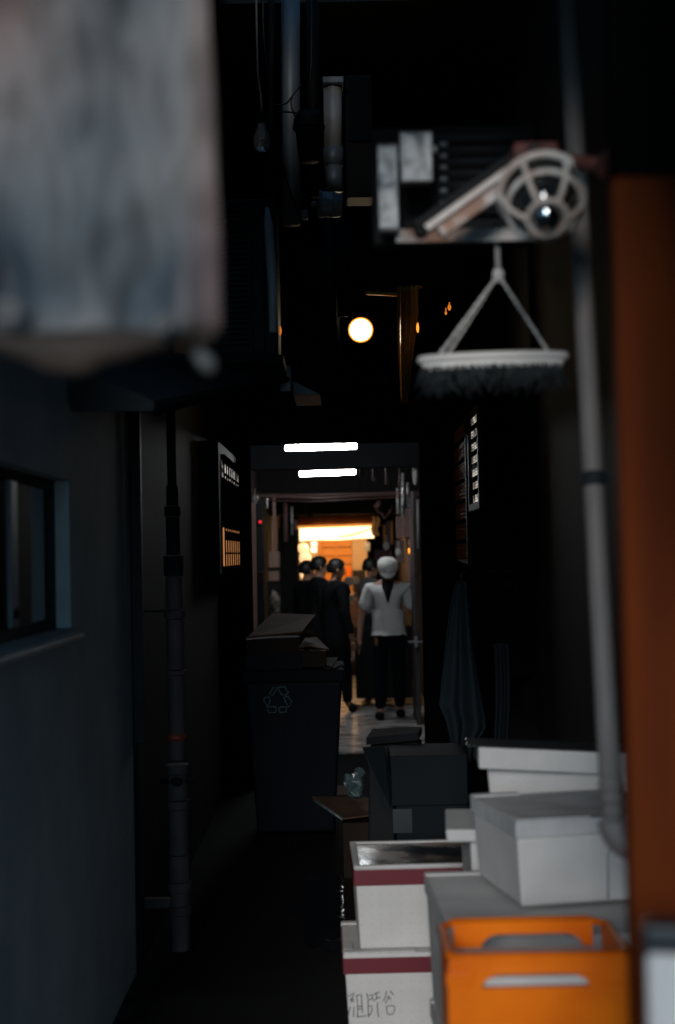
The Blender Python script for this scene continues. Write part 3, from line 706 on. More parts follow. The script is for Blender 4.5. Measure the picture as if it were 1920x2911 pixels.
# red banded pair
pB = at(1011, 2461, .603); pA = at(981, 2711, .300)
A_ = foam_box('foam_box', 'lower white foam box with red band and handwriting on its front', 'foam box', (pA.x, pA.y, 0), rad(1.0), .56, .42, .300, lid=.06, m=m_dot, band=True, group='red banded foam boxes')
B_ = foam_box('foam_box', 'upper white foam box with red band and wet lid, sprigged front', 'foam box', (pB.x, pB.y, .301), rad(1.5), .56, .43, .302, lid=.06, m=m_dot, band=True, wet=True, group='red banded foam boxes')
# handwriting on the lower box, drawn stroke by stroke
STR = [[(120, 965), (165, 935), (212, 908), (200, 950), (150, 1030)], [(175, 1000), (165, 1060)], [(190, 1005), (200, 1060)],
       [(150, 1130), (130, 1200), (100, 1310)], [(205, 1130), (198, 1300)], [(245, 950), (262, 1080)], [(262, 1090), (265, 1200), (262, 1300)],
       [(245, 955), (290, 940), (325, 938), (330, 1060), (345, 1230)], [(270, 1130), (330, 1120)], [(275, 1170), (335, 1165)], [(250, 1300), (330, 1288), (405, 1278)],
       [(410, 915), (430, 1000), (432, 1130), (438, 1300)], [(445, 960), (490, 940), (505, 950), (495, 1000), (440, 1025)], [(440, 1125), (490, 1118), (495, 1180), (470, 1250), (438, 1285)],
       [(520, 930), (570, 910), (605, 895)], [(560, 915), (570, 990)], [(500, 1000), (525, 1040), (560, 1000), (630, 975)], [(580, 1060), (582, 1180), (598, 1300)],
       [(725, 880), (710, 960), (675, 1045)], [(780, 880), (835, 940)], [(760, 955), (740, 1010), (708, 1080)], [(748, 960), (795, 1020)],
       [(725, 1120), (730, 1200), (742, 1255)], [(740, 1125), (800, 1112), (852, 1125), (850, 1190), (830, 1250), (745, 1258)]]
RA = ROOT[A_]; wr = MB(); iA = RA.inverted()
for s_ in STR:
    pts = []
    for (zx, zy) in s_:
        px, py = 970 + zx * 280 / 1568, 2660 + zy * 251 / 1406
        d_ = ray(px, py); Pn = iA @ Vector((0, 0, CAM_Z)); dn_ = iA.to_3x3() @ d_
        k = (-.001 + .012 * .45 - Pn.y) / dn_.y; q = Pn + dn_ * k
        q.y = .012 * (1 - q.z / .24) - .0008
        pts.append(RA @ q)
    wr.tube(pts, .0017, 5)
wr.build('handwriting', m_ink, A_, smooth=True)

# big box C on a second box
pC = at(1300, 2668, .75); qC = at(1212, 2486, .75)
ang = math.atan2(qC.x - pC.x, qC.y - pC.y)     # left edge direction
rzC = -ang; DC = (qC - pC).length
foam_box('foam_box', 'large white foam box behind orange crate with bare flat lid, carrying the tilted box', 'foam box', (pC.x, pC.y, .372), rzC, .60, DC, .378, lid=.055, tab=False, m=m_foamd, lidm=m_foam, group='plain white foam boxes')
foam_box('foam_box', 'white foam box at the bottom of the pile, beneath the large one', 'foam box', (pC.x + .01, pC.y + .01, 0), rzC, .60, DC, .37, lid=.05, tab=False, m=m_foamd, group='plain white foam boxes')
# D
pD = at(1476, 2592, .752)
foam_box('foam_box', 'turned white foam box sitting on the large one, lid greyed for shade', 'foam box', (pD.x, pD.y, .760), rad(11), .46, .42, .232, lid=.045, lidm=m_shadelid, group='plain white foam boxes')
# back stack
YB = 4.45
xs = P(1338, 2420, YB).x
foam_box('foam_box', 'upright white foam box end seen between red banded box and turned box', 'foam box', (xs, YB, .42), 0, .50, .38, .405, lid=.0, tab=False, group='plain white foam boxes')
tag(MB().box(xs + .01, xs + .49, YB + .01, YB + .37, 0, .418).build('foam_box', m_foamd, bevel=.008), 'lowest white foam box at back of pile, under the upright one', 'foam box', 'plain white foam boxes')
G0 = P(1266, 2322, 4.40)
foam_box('loose_foam_cover', 'loose white foam lid poking out left of the turned box', 'lid', (G0.x, 4.40, .827), rad(-4), .50, .36, .04, lid=.0, tab=False, taper=.004, group='foam lids')
pE = P(1387, 2275, 4.5)
foam_box('foam_box', 'open white foam box angled behind the turned box, below the topmost lid', 'foam box', (pE.x, 4.5, .872), rad(-9), .50, .34, .165, lid=.0, tab=False, group='plain white foam boxes')
pF = P(1362, 2186, 4.42)
t = thing('loose_foam_cover', 'topmost white foam lid of the pile with shade painted over its upper rim', 'lid', (pF.x, 4.42, pF.z), rad(-3), 'foam lids')
R = ROOT[t]; Wf = .50; tl_ = .028
MB().hexa([R @ Vector(q) for q in ((0, 0, 0), (Wf, 0, -tl_), (Wf, .17, -tl_), (0, .17, 0), (0, 0, .068), (Wf, 0, .068 - tl_), (Wf, .17, .068 - tl_), (0, .17, .068))]).build('lid', m_foam, t, bevel=.006)
MB().hexa([R @ Vector(q) for q in ((-.035, -.004, .0695), (Wf, -.004, .0695 - tl_), (Wf, .18, .0695 - tl_), (-.035, .18, .0695), (-.035, -.004, .074), (Wf, -.004, .074 - tl_), (Wf, .18, .074 - tl_), (-.035, .18, .074))]).build('shaded_rim', m_tealrim, t, bevel=.003)  # dark sheet laid on in place of shade on the lid's top

# ================================================================== ORANGE CRATES
YK = 3.0
k0 = P(1277, 2716, YK); WK = P(1790, 2716, YK).x - k0.x; DK = .29; HK = k0.z / 3 - .001
def crate(z, label):
    t = thing('plastic_crate', label, 'crate', (k0.x, YK, z), 0, 'orange crates'); R = ROOT[t]; T = .012
    def wall(name, x0, y0, x1, y1, slots):
        d = Vector((x1 - x0, y1 - y0, 0)); Lw = d.length; d.normalize()
        M = R @ Matrix.Translation((x0, y0, 0)) @ Matrix(((d.x, 0, d.y, 0), (d.y, 0, -d.x, 0), (0, 1, 0, 0), (0, 0, 0, 1)))
        b = MB(); N = 28; zs0 = 0
        def slot(x, s):
            c, hw, zb, zt = s; u = abs(x - c) / hw
            if u >= 1: return None
            return zb, zb + (zt - zb) * (1 if u < .62 else max(.02, math.sqrt(max(0, 1 - ((u - .62) / .38) ** 2))))
        xsn = sorted(set([Lw * i / N for i in range(N + 1)] + [s[0] + s[1] * e for s in slots for e in (-1, -.97, -.9, -.8, .8, .9, .97, 1)]))
        for i in range(len(xsn) - 1):
            xa_, xb_ = xsn[i], xsn[i + 1]; 
            la, lb = [(0, 0)], [(0, 0)]
            segs = []
            for s in sorted(slots, key=lambda s: s[2]):
                xm = (xa_ + xb_) / 2
                if slot(xm, s): 
                    zb, zt = s[2], s[3]
                    fa = slot(xa_, s) or (zb, zb + .001); fb_ = slot(xb_, s) or (zb, zb + .001)
                    segs.append((fa, fb_))
            ca = cb = 0.0
            for fa, fb_ in segs:
                b.hexa([M @ Vector(q) for q in ((xa_, ca, 0), (xb_, cb, 0), (xb_, cb, T), (xa_, ca, T), (xa_, fa[0], 0), (xb_, fb_[0], 0), (xb_, fb_[0], T), (xa_, fa[0], T))])
                ca, cb = fa[1], fb_[1]
            b.hexa([M @ Vector(q) for q in ((xa_, ca, 0), (xb_, cb, 0), (xb_, cb, T), (xa_, ca, T), (xa_, HK, 0), (xb_, HK, 0), (xb_, HK, T), (xa_, HK, T))])
        return b.build(name, m_orange, t)
    c = WK / 2 + .0
    wall('front_wall', 0, 0, WK, 0, [(c - .01, .112, HK - .065, HK - .038)])
    wall('back_wall', 0.03, DK - T, WK - .03, DK - T, [(c - .01, .118, HK - .066, HK - .028)])
    wall('side_wall', 0, .013, 0, DK - .03, []); wall('side_wall', WK - T, .013, WK - T, DK - .03, [])
    f = MB().box(.013, WK - .013, .013, DK - .013, .004, .014, R); f.build('floor', m_orange, t)
    r = MB(); zr = HK
    path = [(0, .02), (.02, 0), (WK - .02, 0), (WK, .02), (WK, DK - .05), (WK - .035, DK), (.035, DK), (0, DK - .05), (0, .02)]
    r.tube([R @ Vector((x, y, zr - .004)) for x, y in path], .0085, 8, False)
    r.build('rim', m_orange, t, smooth=True)
    rb = MB()
    rb.box(-.006, WK + .006, -.011, -.0005, HK - .038 + .014, HK - .016, R)
    for x in (.055, WK - .075): rb.box(x, x + .012, -.010, -.0005, .0, HK - .0245, R)
    rb.box(.068, WK - .076, -.014, -.0005, HK - .0365, HK - .0255, R)
    rb.build('ribs', m_orange, t, bevel=.003)
    for x_a, x_b in ((-.008, .050), (WK - .058, WK + .008)):
        e_ = MB().box(x_a, x_b, -.016, -.002, HK - .060, HK - .030, R).build('end_ledge', m_orange, t, bevel=.003)
        MB().box(x_a + .004, x_b - .004, -.007, -.002, .0, HK - .0615, R).build('corner_post', m_orange, t, bevel=.003)

    dg = MB()  # rim and edge lines paint in shade, slanted ones are scratches
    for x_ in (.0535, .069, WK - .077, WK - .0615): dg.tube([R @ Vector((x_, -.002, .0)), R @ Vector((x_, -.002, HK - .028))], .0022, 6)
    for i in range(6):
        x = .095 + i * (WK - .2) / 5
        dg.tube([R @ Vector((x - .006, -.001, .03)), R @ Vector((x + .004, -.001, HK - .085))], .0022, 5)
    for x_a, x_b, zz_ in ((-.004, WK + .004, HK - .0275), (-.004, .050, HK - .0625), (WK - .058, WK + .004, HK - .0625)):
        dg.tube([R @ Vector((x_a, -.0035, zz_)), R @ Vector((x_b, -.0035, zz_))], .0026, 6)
    dg.build('shade_lines_and_scratches', m_shade_scratch, t)
    return t
zt_k = 2 * (HK + .001)
crate(zt_k, 'bright orange plastic crate with two handle slots at the bottom right')
crate(HK + .001, 'orange plastic crate directly under the topmost crate')
crate(0, 'orange plastic crate on the ground at foot of the crate pile')
tag(MB().box(k0.x + .02, k0.x + WK - .02, YK + .02, YK + .25, zt_k + .016, zt_k + HK - .052).build('foam_slab', m_foam, bevel=.006),
    'white foam block seen through slot of the topmost orange crate', 'foam block')

# ================================================================== WHEELIE BIN AND CARDBOARD
YW = 8.6
t = thing('recycling_bin', 'tall navy wheeled recycling bin with moulded triangle of arrows', 'bin', (P(840, 2385, YW).x, YW, 0))
bx0, bx1 = P(695, 1900, YW).x, P(972, 1900, YW).x; cxb = (bx0 + bx1) / 2; hw = (bx1 - bx0) / 2; zT = P(840, 1896, YW).z
b = MB(); tb = hw * .80
b.hexa([(cxb - tb, YW + .06, .04), (cxb + tb, YW + .06, .04), (cxb + tb, YW + .60, .04), (cxb - tb, YW + .60, .04), (cxb - hw, YW, zT - .09), (cxb + hw, YW, zT - .09), (cxb + hw, YW + .68, zT - .09), (cxb - hw, YW + .68, zT - .09)])
b.build('body', m_bin, t, bevel=.02, seg=3)
MB().box(cxb - hw - .015, cxb + hw + .015, YW - .02, YW + .70, zT - .09, zT - .02).build('rim', m_coat, t, bevel=.012)
MB().box(cxb - hw * .98, cxb + hw * .2, YW - .012, YW + .02, zT - .018, P(760, 1870, YW).z + .02).build('lid_edge', m_bluebox, t, bevel=.006)
MB().tube([P(925, 1890, YW - .03), P(950, 1902, YW - .04), P(972, 1892, YW - .03), P(986, 1905, YW), P(991, 1935, YW + .02)], .007, 8).build('handle', m_bin, t, smooth=True)
for sx in (-1, 1):
    MB().lathe([(0, -.02), (.09, -.02), (.10, -.012), (.10, .012), (.09, .02), (0, .02)], axisM((cxb + sx * (tb - .02), YW + .63, .10), (1, 0, 0)), 24).build('wheel', m_black, t, smooth=False)
# symbol: six outlined blocks in a ring, three bent arrows
def front(px, py):
    d_ = ray(px, py); o = Vector((0, 0, CAM_Z)); nrm = Vector((0, -(zT - .13), -.06)).normalized(); p0_ = Vector((0, YW, zT - .09))
    return o + d_ * ((p0_ - o).dot(nrm) / d_.dot(nrm)) + nrm * .002
Z4 = lambda x, y: (680 + x * 340 / 1568, 1680 + y * 380 / 1752)
SYM = [[(402, 1345), (452, 1262), (505, 1262), (440, 1372)], [(520, 1255), (605, 1258), (632, 1322), (655, 1318), (612, 1362), (560, 1360), (520, 1300)],
       [(590, 1395), (638, 1378), (690, 1450), (655, 1525), (610, 1450)], [(515, 1555), (555, 1510), (555, 1522), (625, 1520), (618, 1585), (555, 1590), (550, 1605)],
       [(372, 1518), (485, 1515), (482, 1592), (385, 1592)], [(330, 1400), (395, 1385), (410, 1440), (370, 1515), (328, 1440)]]
sm = MB()
for poly in SYM:
    q = [front(*Z4(*p)) for p in poly]; sm.tube(q + [q[0], q[1]], .0040, 5)
sm.build('arrow_symbol', m_binmark, t, smooth=True)

def slab(name, pts, thick, m, label, cat='cardboard', group=None, **kw):
    n = len(pts); up = Vector((0, 0, thick))
    vs = [Vector(p) for p in pts] + [Vector(p) + up for p in pts]
    b = MB().add(vs, [tuple(range(n))[::-1], tuple(range(n, 2 * n))] + [(i, (i + 1) % n, n + (i + 1) % n, n + i) for i in range(n)])
    return tag(b.build(name, m, **kw), label, cat, group)
GC = 'cardboard heaped on the bin'
slab('cardboard_sheet', [P(705, 1815, YW + .02), P(860, 1800, YW + .02), P(898, 1752, YW + .5), P(775, 1748, YW + .55)], .012, m_card, 'topmost brown cardboard sheet sloping up on the bin', group=GC)
MBx = MB().hexa([P(700, 1899, YW + .03), P(850, 1897, YW + .03), P(850, 1897, YW + .5), P(700, 1899, YW + .5), P(700, 1820, YW + .03), P(852, 1812, YW + .03), P(852, 1806, YW + .5), P(700, 1812, YW + .5)])
tag(MBx.build('cardboard_carton', m_cardd, bevel=.004), 'dark flattened carton under the topmost sheet on bin', 'carton', GC)
slab('cardboard_flap', [P(850, 1843, YW + .0), P(878, 1838, YW), P(938, 1850, YW), P(925, 1838, YW + .15), P(900, 1814, YW + .4), P(868, 1816, YW + .4)], .008, m_card, 'bright brown carton flap lying over right side of the bin', group=GC)
MBx = MB().hexa([P(851, 1897, YW), P(925, 1895, YW), P(927, 1895, YW + .3), P(852, 1897, YW + .3), P(852, 1848, YW), P(928, 1852, YW), P(928, 1848, YW + .3), P(853, 1846, YW + .3)])
tag(MBx.build('cardboard_carton', m_cardd, bevel=.003), 'small dark carton below the bright brown flap on bin', 'carton', GC)
slab('cardboard_strip', [P(862, 1788, YW + .2), P(890, 1799, YW + .2), P(898, 1806, YW + .25), P(874, 1806, YW + .25)], .006, m_card, 'little pale carton strip between sheet and flap on bin', group=GC)
slab('cardboard_flap', [P(918, 1900, YW - .02), P(945, 1898, YW - .02), P(962, 1872, YW + .2), P(926, 1872, YW + .2)], .008, m_cardd, 'dark carton flap tucked into right corner of the bin', group=GC)

# carton on the ground with brown flap, and strip behind
YP = 7.6
t = thing('open_carton', 'damp brown open carton on ground between bin and foam boxes', 'carton', P(990, 2480, YP))
a = P(975, 2335, YP); b_ = P(1085, 2325, YP)
MB().box(a.x, b_.x, YP, YP + .42, 0, a.z - .01).build('box', m_cardd, t, bevel=.004)
fl = [P(888, 2268, YP + .1), P(978, 2330, YP - .05), P(1086, 2316, YP), P(1070, 2278, YP + .4), P(1030, 2268, YP + .5)]
b = MB(); n = len(fl); b.add(fl + [p + Vector((0, 0, .008)) for p in fl], [tuple(range(n))[::-1], tuple(range(n, 2 * n))] + [(i, (i + 1) % n, n + (i + 1) % n, n + i) for i in range(n)])
b.build('flap', m_card, t)
MB().tube([P(893, 2276, YP + .09), P(935, 2303, YP + .02), P(975, 2330, YP - .045)], .008, 6).build('torn_tape', m_bag, t, smooth=True)
z_ = PZ(930, 2264, .006); 
slab('cardboard_sheet', [PZ(925, 2264, .004), PZ(1032, 2262, .004), PZ(1020, 2234, .004), PZ(925, 2236, .004)], .006, m_card, 'flat brown cardboard on the ground behind the open carton')
rnd = random.Random(5)
bg = MB().ball(P(1008, 2232, 7.9), (.05, .04, .07), 16, 12)
bg.v = [v + noise.noise_vector(v * 30) * .03 for v in bg.v]
bg.tube([P(1012, 2215, 7.9), P(1024, 2195, 7.95)], [.02, .035], 8)
tag(bg.build('plastic_bag', m_bag, smooth=False), 'crumpled pale blue plastic bag above the open carton flap', 'bag')

# slate cartons behind the red banded boxes
YQ = 6.3
t = thing('slate_carton', 'dark slate-blue carton with one flap hanging open, behind the banded boxes', 'carton', P(1180, 2400, YQ), 0)
a, b_ = P(1112, 2200, YQ), P(1330, 2200, YQ); zt1 = P(1200, 2148, YQ).z; zmid = P(1200, 2292, YQ).z
MB().box(a.x, b_.x, YQ, YQ + .4, zmid + .002, zt1).build('box', m_bluebox, t, bevel=.005)
fl = [P(1030, 2124, YQ + .05), P(1092, 2120, YQ + .12), P(1111, 2200, YQ - .004), P(1111, 2300, YQ - .004), P(1090, 2290, YQ)]
b = MB(); n = len(fl); b.add(fl + [p + Vector((0, .008, 0)) for p in fl], [tuple(range(n))[::-1], tuple(range(n, 2 * n))] + [(i, (i + 1) % n, n + (i + 1) % n, n + i) for i in range(n)])
b.build('flap', m_bluebox, t)
t = thing('slate_carton', 'lower dark slate-blue carton standing beneath the open flapped one', 'carton', P(1180, 2500, YQ), 0)
MB().box(a.x + .02, b_.x, YQ + .01, YQ + .4, 0, zmid).build('box', m_bluebox, t, bevel=.005)
MB().pbox(1118, 1172, 2300, 2368, YQ + .004, .005).build('label_patch', m_tealrim, t)
slab('black_tray', [P(1042, 2118, 6.75), P(1190, 2104, 6.75), P(1200, 2086, 7.1), P(1060, 2092, 7.1)], .035, m_coat, 'flat black tray lying on dark heap under the hanging cloth', 'tray')
tag(MB().hexa([P(1048, 2640, 6.75), P(1190, 2640, 6.75), P(1200, 2640, 7.1), P(1048, 2640, 7.1), P(1048, 2124, 6.75), P(1190, 2110, 6.75), P(1200, 2100, 7.1), P(1060, 2104, 7.1)]).build('black_bin', m_black, bevel=.01),
    'black bin standing under the flat black tray', 'bin')

# hanging cloth at right
YT = 6.9
OUT_L = [(1298, 1652), (1285, 1700), (1272, 1800), (1262, 1900), (1250, 2005), (1270, 2050), (1285, 2120), (1292, 2160)]
OUT_R = [(1325, 1655), (1333, 1750), (1345, 1850), (1362, 1950), (1378, 2030), (1382, 2070), (1355, 2110), (1350, 2160)]
def cl(u, v):
    f = v * (len(OUT_L) - 1); i = min(int(f), len(OUT_L) - 2); k = f - i
    l = Vector(OUT_L[i]).lerp(Vector(OUT_L[i + 1]), k); r = Vector(OUT_R[i]).lerp(Vector(OUT_R[i + 1]), k)
    q = l.lerp(r, u); p = P(q.x, q.y, YT); p.y += .035 * math.sin(u * 13 + v * 2.2) * (.35 + v) + .03 * math.sin(u * 5); return p
t = thing('hanging_cloth', 'slate-blue work cloth hanging limp on the dark right wall', 'cloth', P(1310, 2160, YT))
MB().grid(cl, 30, 30).build('cloth', m_towel, t, smooth=True, solid=.004)
hk = P(1311, 1640, YT)
MB().tube([hk + Vector((0, .0, -.03)), hk, hk + Vector((.012, .03, .02)), hk + Vector((.35, .16, .02))], .006, 8).build('hook', m_black, t, smooth=True)
t = thing('hanging_cloth', 'narrow darker cloth strip hanging right of the slate-blue cloth', 'cloth', P(1425, 2100, 6.6))
def cl2(u, v):
    p = P(1405 + 40 * u + 6 * math.sin(v * 3), 1830 + 280 * v, 6.6); p.y += .02 * math.sin(u * 12 + v); return p
MB().grid(cl2, 14, 16).build('cloth', m_bluebox, t, smooth=True, solid=.003)
tag(MB().tube([P(1250, 1580, 7.6), P(1350, 1622, 6.6), P(1470, 1672, 5.6)],   .014, 10).build('rail', m_void, smooth=True), 'dark rail slanting along right wall above the hanging cloth', 'rail')

# ================================================================== WHITE PIPE ON THE LEFT
YV = 6.15
t = thing('jointed_pipe', 'dusty dull plastic drain pipe with many couplings standing on left', 'drain pipe', P(515, 2698, YV))
def pv(py): return P(490 + (515 - 490) * (py - 1400) / 1300, py, YV)
S_ = [(2700, 2600, .040), (2598, 2575, .047), (2574, 2535, .041), (2533, 2505, .050), (2504, 2430, .046), (2428, 2300, .042), (2298, 2275, .049), (2272, 2200, .045), (2198, 2172, .050),
      (2160, 2090, .037), (2089, 1920, .037), (1918, 1905, .048), (1903, 1760, .038), (1758, 1735, .046), (1733, 1640, .036), (1638, 1580, .043), (1578, 1470, .030), (1468, 1440, .036), (1438, 1380, .026), (1378, 900, .020)]
for k, (ya_, yb_, r_) in enumerate(S_):
    if k % 2 == 0 or r_ < .04: nm = 'pipe_length'
    else: nm = 'coupling'
    m_ = m_pvcd if ya_ > 1640 else m_bluebox
    MB().tube([pv(ya_), pv(yb_)], r_, 20).build(nm, m_, t, smooth=False, bevel=.002)
MB().ball(pv(2218), (.036, .056, .036), 16, 10).build('valve', m_bluebox, t, smooth=True)
MB().tube([pv(2218) + Vector((-.075, -.02, 0)), pv(2218) + Vector((.075, -.02, 0))], .012, 8).build('valve_bar', m_bluebox, t, smooth=True)
MB().tube([pv(2104), pv(2086)], .0392, 20).build('red_tape', mat('red_tape', (.28, .05, .02), rough=.5), t, smooth=True)
q = pv(2567); MB().box(-.86, q.x, q.y + .0, q.y + .03, q.z - .02, q.z + .02).build('bracket', m_pvcd, t)
q = pv(1720); MB().box(-.86, q.x, q.y + .0, q.y + .03, q.z - .03, q.z - .02).build('bracket', m_bluebox, t)

# ================================================================== LAMPS
def fluoro(px0, py0, px1, py1, Y, r, label, open_fit):
    t = thing('fluorescent_light', label, 'ceiling light', P((px0 + px1) / 2, py0, Y), 0, 'fluorescent tubes of the passage')
    a, b_ = P(px0, py0, Y), P(px1, py1, Y)
    MB().tube([a, a.lerp(b_, .01), a.lerp(b_, .99), b_], [r * .8, r, r, r * .8], 14).build('tube', m_tube, t, smooth=True)
    up = Vector((0, 0, r * (3.0 if open_fit else 1.3)))
    MB().hexa([a + up + Vector((-.02, -.03, 0)), b_ + up + Vector((.02, -.03, 0)), b_ + up + Vector((.02, .05, 0)), a + up + Vector((-.02, .05, 0)), a + up + Vector((-.02, -.03, .025)), b_ + up + Vector((.02, -.03, .025)), b_ + up + Vector((.02, .05, .025)), a + up + Vector((-.02, .05, .025))]).build('housing', m_plum if open_fit else m_inner, t)
    if open_fit:
        for u in (.2, .94):
            MB().ball(a.lerp(b_, u) + up * .85 + Vector((0, -.035, .0)), (.03, .015, .015), 12, 8).build('starter', m_paper, t, smooth=True)
    for u in (.1, .9):
        p = a.lerp(b_, u) + up + Vector((0, 0, .025)); MB().tube([p, Vector((p.x, p.y, 2.998))], .006, 6).build('hanger', m_black, t)
fluoro(812, 1274, 1014, 1268, 11.9, .024, 'upper and nearer of the two white fluorescent tubes in passage', False)
fluoro(853, 1347, 1010, 1342, 15.0, .024, 'lower and farther fluorescent tube under a plum-coloured fitting', True)

YL = 9.0
t = thing('round_lamp', 'round glowing warm lamp with orange rim high over the passage', 'lamp', P(1026, 938, YL))
lc = P(1026, 938, YL); ML = axisM(lc, (-.08, -1, -.12))
MB().lathe([(.066 * math.cos(rad(90) * i / 8), .03 * math.sin(rad(90) * i / 8)) for i in range(9)], ML, 30).build('bulb', m_bulbw, t, smooth=True)
MB().lathe([(.0665, -.012), (.080, .0), (.078, .012), (.0665, .004)], ML, 30).build('rim', m_rimw, t, smooth=True)
MB().lathe([(.080, -.004), (.070, -.03), (.045, -.08), (.0, -.085)], ML, 30).build('shade', m_dark, t, smooth=True)
MB().tube([lc + Vector((0, .08, .02)), lc + Vector((.0, .3, .1)), Vector((lc.x, 10.5, lc.z + .12))], .012, 8).build('bracket', m_black, t, smooth=True)

# amber strip curtain lit by the lamp
YY = 8.7
t = thing('strip_curtain', 'narrow amber vinyl curtain glowing right of the round lamp', 'curtain', P(1155, 1140, YY))
def cv(u, v):
    py = 815 + 330 * v; w = 62 * (1 - .70 * max(0, v - .25) ** 1.1 / .75 ** 1.1)
    p = P(1129 + 12 * v * v + w * u, py, YY); p.y += .022 * math.sin(u * 26 + v * .6) - .04 * u; return p
MB().grid(cv, 60, 20).build('vinyl', m_vinyl, t, smooth=True, solid=.002)
MB().tube([P(1040, 832, YY + .02), P(1130, 838, YY + .02), P(1200, 815, YY + .02)], .012, 8).build('rail', m_wood, t, smooth=True)
GA = 'tiny amber pilot lights'
for px, py, Y, lab, r_ in ((1278, 874, 8, 'upper tiny amber light left of the hanger cords', (.010, .006, .018)), (1268, 890, 8, 'lower tiny amber light left of the hanger cords', (.007, .006, .010)), (1188, 932, 8.5, 'tiny amber light at right edge of the amber curtain', (.008, .006, .03)), (795, 940, 6.1, 'tiny amber light at corner of the air conditioner', (.009, .006, .022))):
    tag(MB().ball(P(px, py, Y), r_, 10, 8).tube([P(px, py, Y), P(px, py - 14, Y + .06)], .003, 5).build('pilot_light', m_amberd if px != 1188 else m_amber, smooth=True), lab, 'light', GA)

# ================================================================== STALL AT THE END
YE = 21.0
t = thing('market_stall', 'brightly lit orange stall with white valance painted to glow at far end', 'stall', P(960, 1900, YE))
ax0, ax1 = P(848, 1480, YE).x, P(1062, 1480, YE).x
def zz(py, Y=YE): return P(956, py, Y).z
MB().hexa([(ax0, YE, zz(1496)), (ax1, YE, zz(1493)), (ax1, YE + .7, zz(1468) + .25), (ax0, YE + .7, zz(1468) + .25), (ax0, YE, zz(1468)), (ax1, YE, zz(1465)), (ax1, YE + .7, zz(1468) + .3), (ax0, YE + .7, zz(1468) + .3)]).build('awning', m_brown, t)
def vf(u, v): 
    x = ax0 + .02 + (ax1 - ax0) * u * .985; z = zz(1498) - v * (zz(1498) - zz(1536 - 4 * u))
    return Vector((x, YE - .02 + .012 * math.sin(u * 14), z + .006 * math.sin(u * 9)))
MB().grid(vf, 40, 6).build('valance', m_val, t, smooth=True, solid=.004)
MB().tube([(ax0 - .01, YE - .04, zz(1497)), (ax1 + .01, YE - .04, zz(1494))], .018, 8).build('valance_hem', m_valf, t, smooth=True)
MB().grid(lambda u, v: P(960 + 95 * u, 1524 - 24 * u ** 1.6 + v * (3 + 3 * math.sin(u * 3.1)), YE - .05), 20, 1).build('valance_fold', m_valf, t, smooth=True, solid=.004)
YBk = 22.6
bw = MB().box(P(852, 1600, YBk).x, P(905, 1600, YBk).x, YBk, YBk + .05, .2, 2.6).box(P(1002, 1600, YBk).x, P(1045, 1600, YBk).x, YBk, YBk + .05, .2, 2.6); bw.build('back_wall', m_palewall, t)
pl = MB(); xa_, xm0, xm1, xb_ = P(906, 1600, YBk).x, P(953, 1600, YBk).x, P(959, 1600, YBk).x, P(1001, 1600, YBk).x
z0_, z1_2 = zz(1700, YBk), zz(1500, YBk); hh = .135
k = 0; z = z0_
while z < z1_2:
    pl.box(xa_ + .07, xm0, YBk, YBk + .03, z, z + hh - .014).box(xm1, xb_, YBk, YBk + .03, z, z + hh - .014); z += hh
pl.build('planks', m_wood, t)
MB().box(xa_, xa_ + .065, YBk - .02, YBk + .03, z0_, z1_2).box(xm0 + .002, xm1 - .002, YBk - .02, YBk + .03, z0_, z1_2).build('frame', m_wood, t)
MB().box(xa_, xb_, YBk + .04, YBk + .06, 0, 2.6).build('backing', m_brown, t)
MB().box(P(1004, 1640, 21.8).x, P(1040, 1640, 21.8).x, 21.8, 22.1, .9, zz(1622, 21.8)).build('counter', m_dark, t)
MB().box(P(862, 1720, 21.5).x, P(1020, 1720, 21.5).x, 21.5, 21.9, .0, zz(1700, 21.5)).build('lower_counter', m_plum, t)
MB().box(P(985, 1600, 22.5).x, P(997, 1600, 22.5).x, 22.4, 22.55, zz(1640, 22.5), zz(1612, 22.5)).build('orange_jar', m_orange, t)
for (x0, x1, y0, y1, m_) in ((885, 902, 1540, 1552, m_paper), (884, 901, 1556, 1570, m_paper)):
    MB().pbox(x0, x1, y0, y1, YBk - .03, .02).build('notice', mat('notice_glow', (.9, .88, .8), emit=(1, .93, .8), estr=1.2), t)  # notices given emission in place of stall light falling on them
for nm, px, py, Y, e in (('left', 905, 1560, 21.3, 34), ('right', 1000, 1560, 21.3, 30)):
    l = bpy.data.lights.new('stall_bulb', 'POINT'); l.energy = e; l.color = (1, .60, .27); l.shadow_soft_size = .06
    o = bpy.data.objects.new('stall_bulb', l); COL.objects.link(o); o.location = P(px, 1514, Y) - Vector(ROOT[t].translation); o.parent = t
    MB().ball(P(px, 1500, Y - .0) + Vector((0, 0, .07)), .03, 10, 8).build('bulb', m_bulbw, t, smooth=True)
# the lumpy bags, stall light put in as glow, at the stall's left, pale hanging bag at its right
rnd = random.Random(11)
bl_ = MB()
for (px, py, r_) in ((862, 1560, .07), (852, 1558, .04), (868, 1585, .08), (872, 1610, .08), (866, 1632, .07), (874, 1650, .06), (878, 1668, .05)):
    bl_.ball(P(px, py, 21.2), (r_, r_ * .7, r_ * 1.1), 12, 9)
bl_.v = [v + noise.noise_vector(v * 9) * .03 for v in bl_.v]
tag(bl_.build('bag_bunch', mat('bag_glow', (.85, .66, .45), emit=(1, .60, .30), estr=1.3), smooth=True), 'lumpy bunch of pale bags painted to glow hanging left of stall', 'bags')
tag(MB().grid(lambda u, v: P(1058 + 18 * u + 3 * math.sin(v * 7), 1468 + 55 * v, 20.6) + Vector((0, .03 * math.sin(u * 6), 0)), 10, 14).build('white_banner', m_transl, smooth=True, solid=.01), 'small pale cloth banner at right end of the stall awning', 'banner')
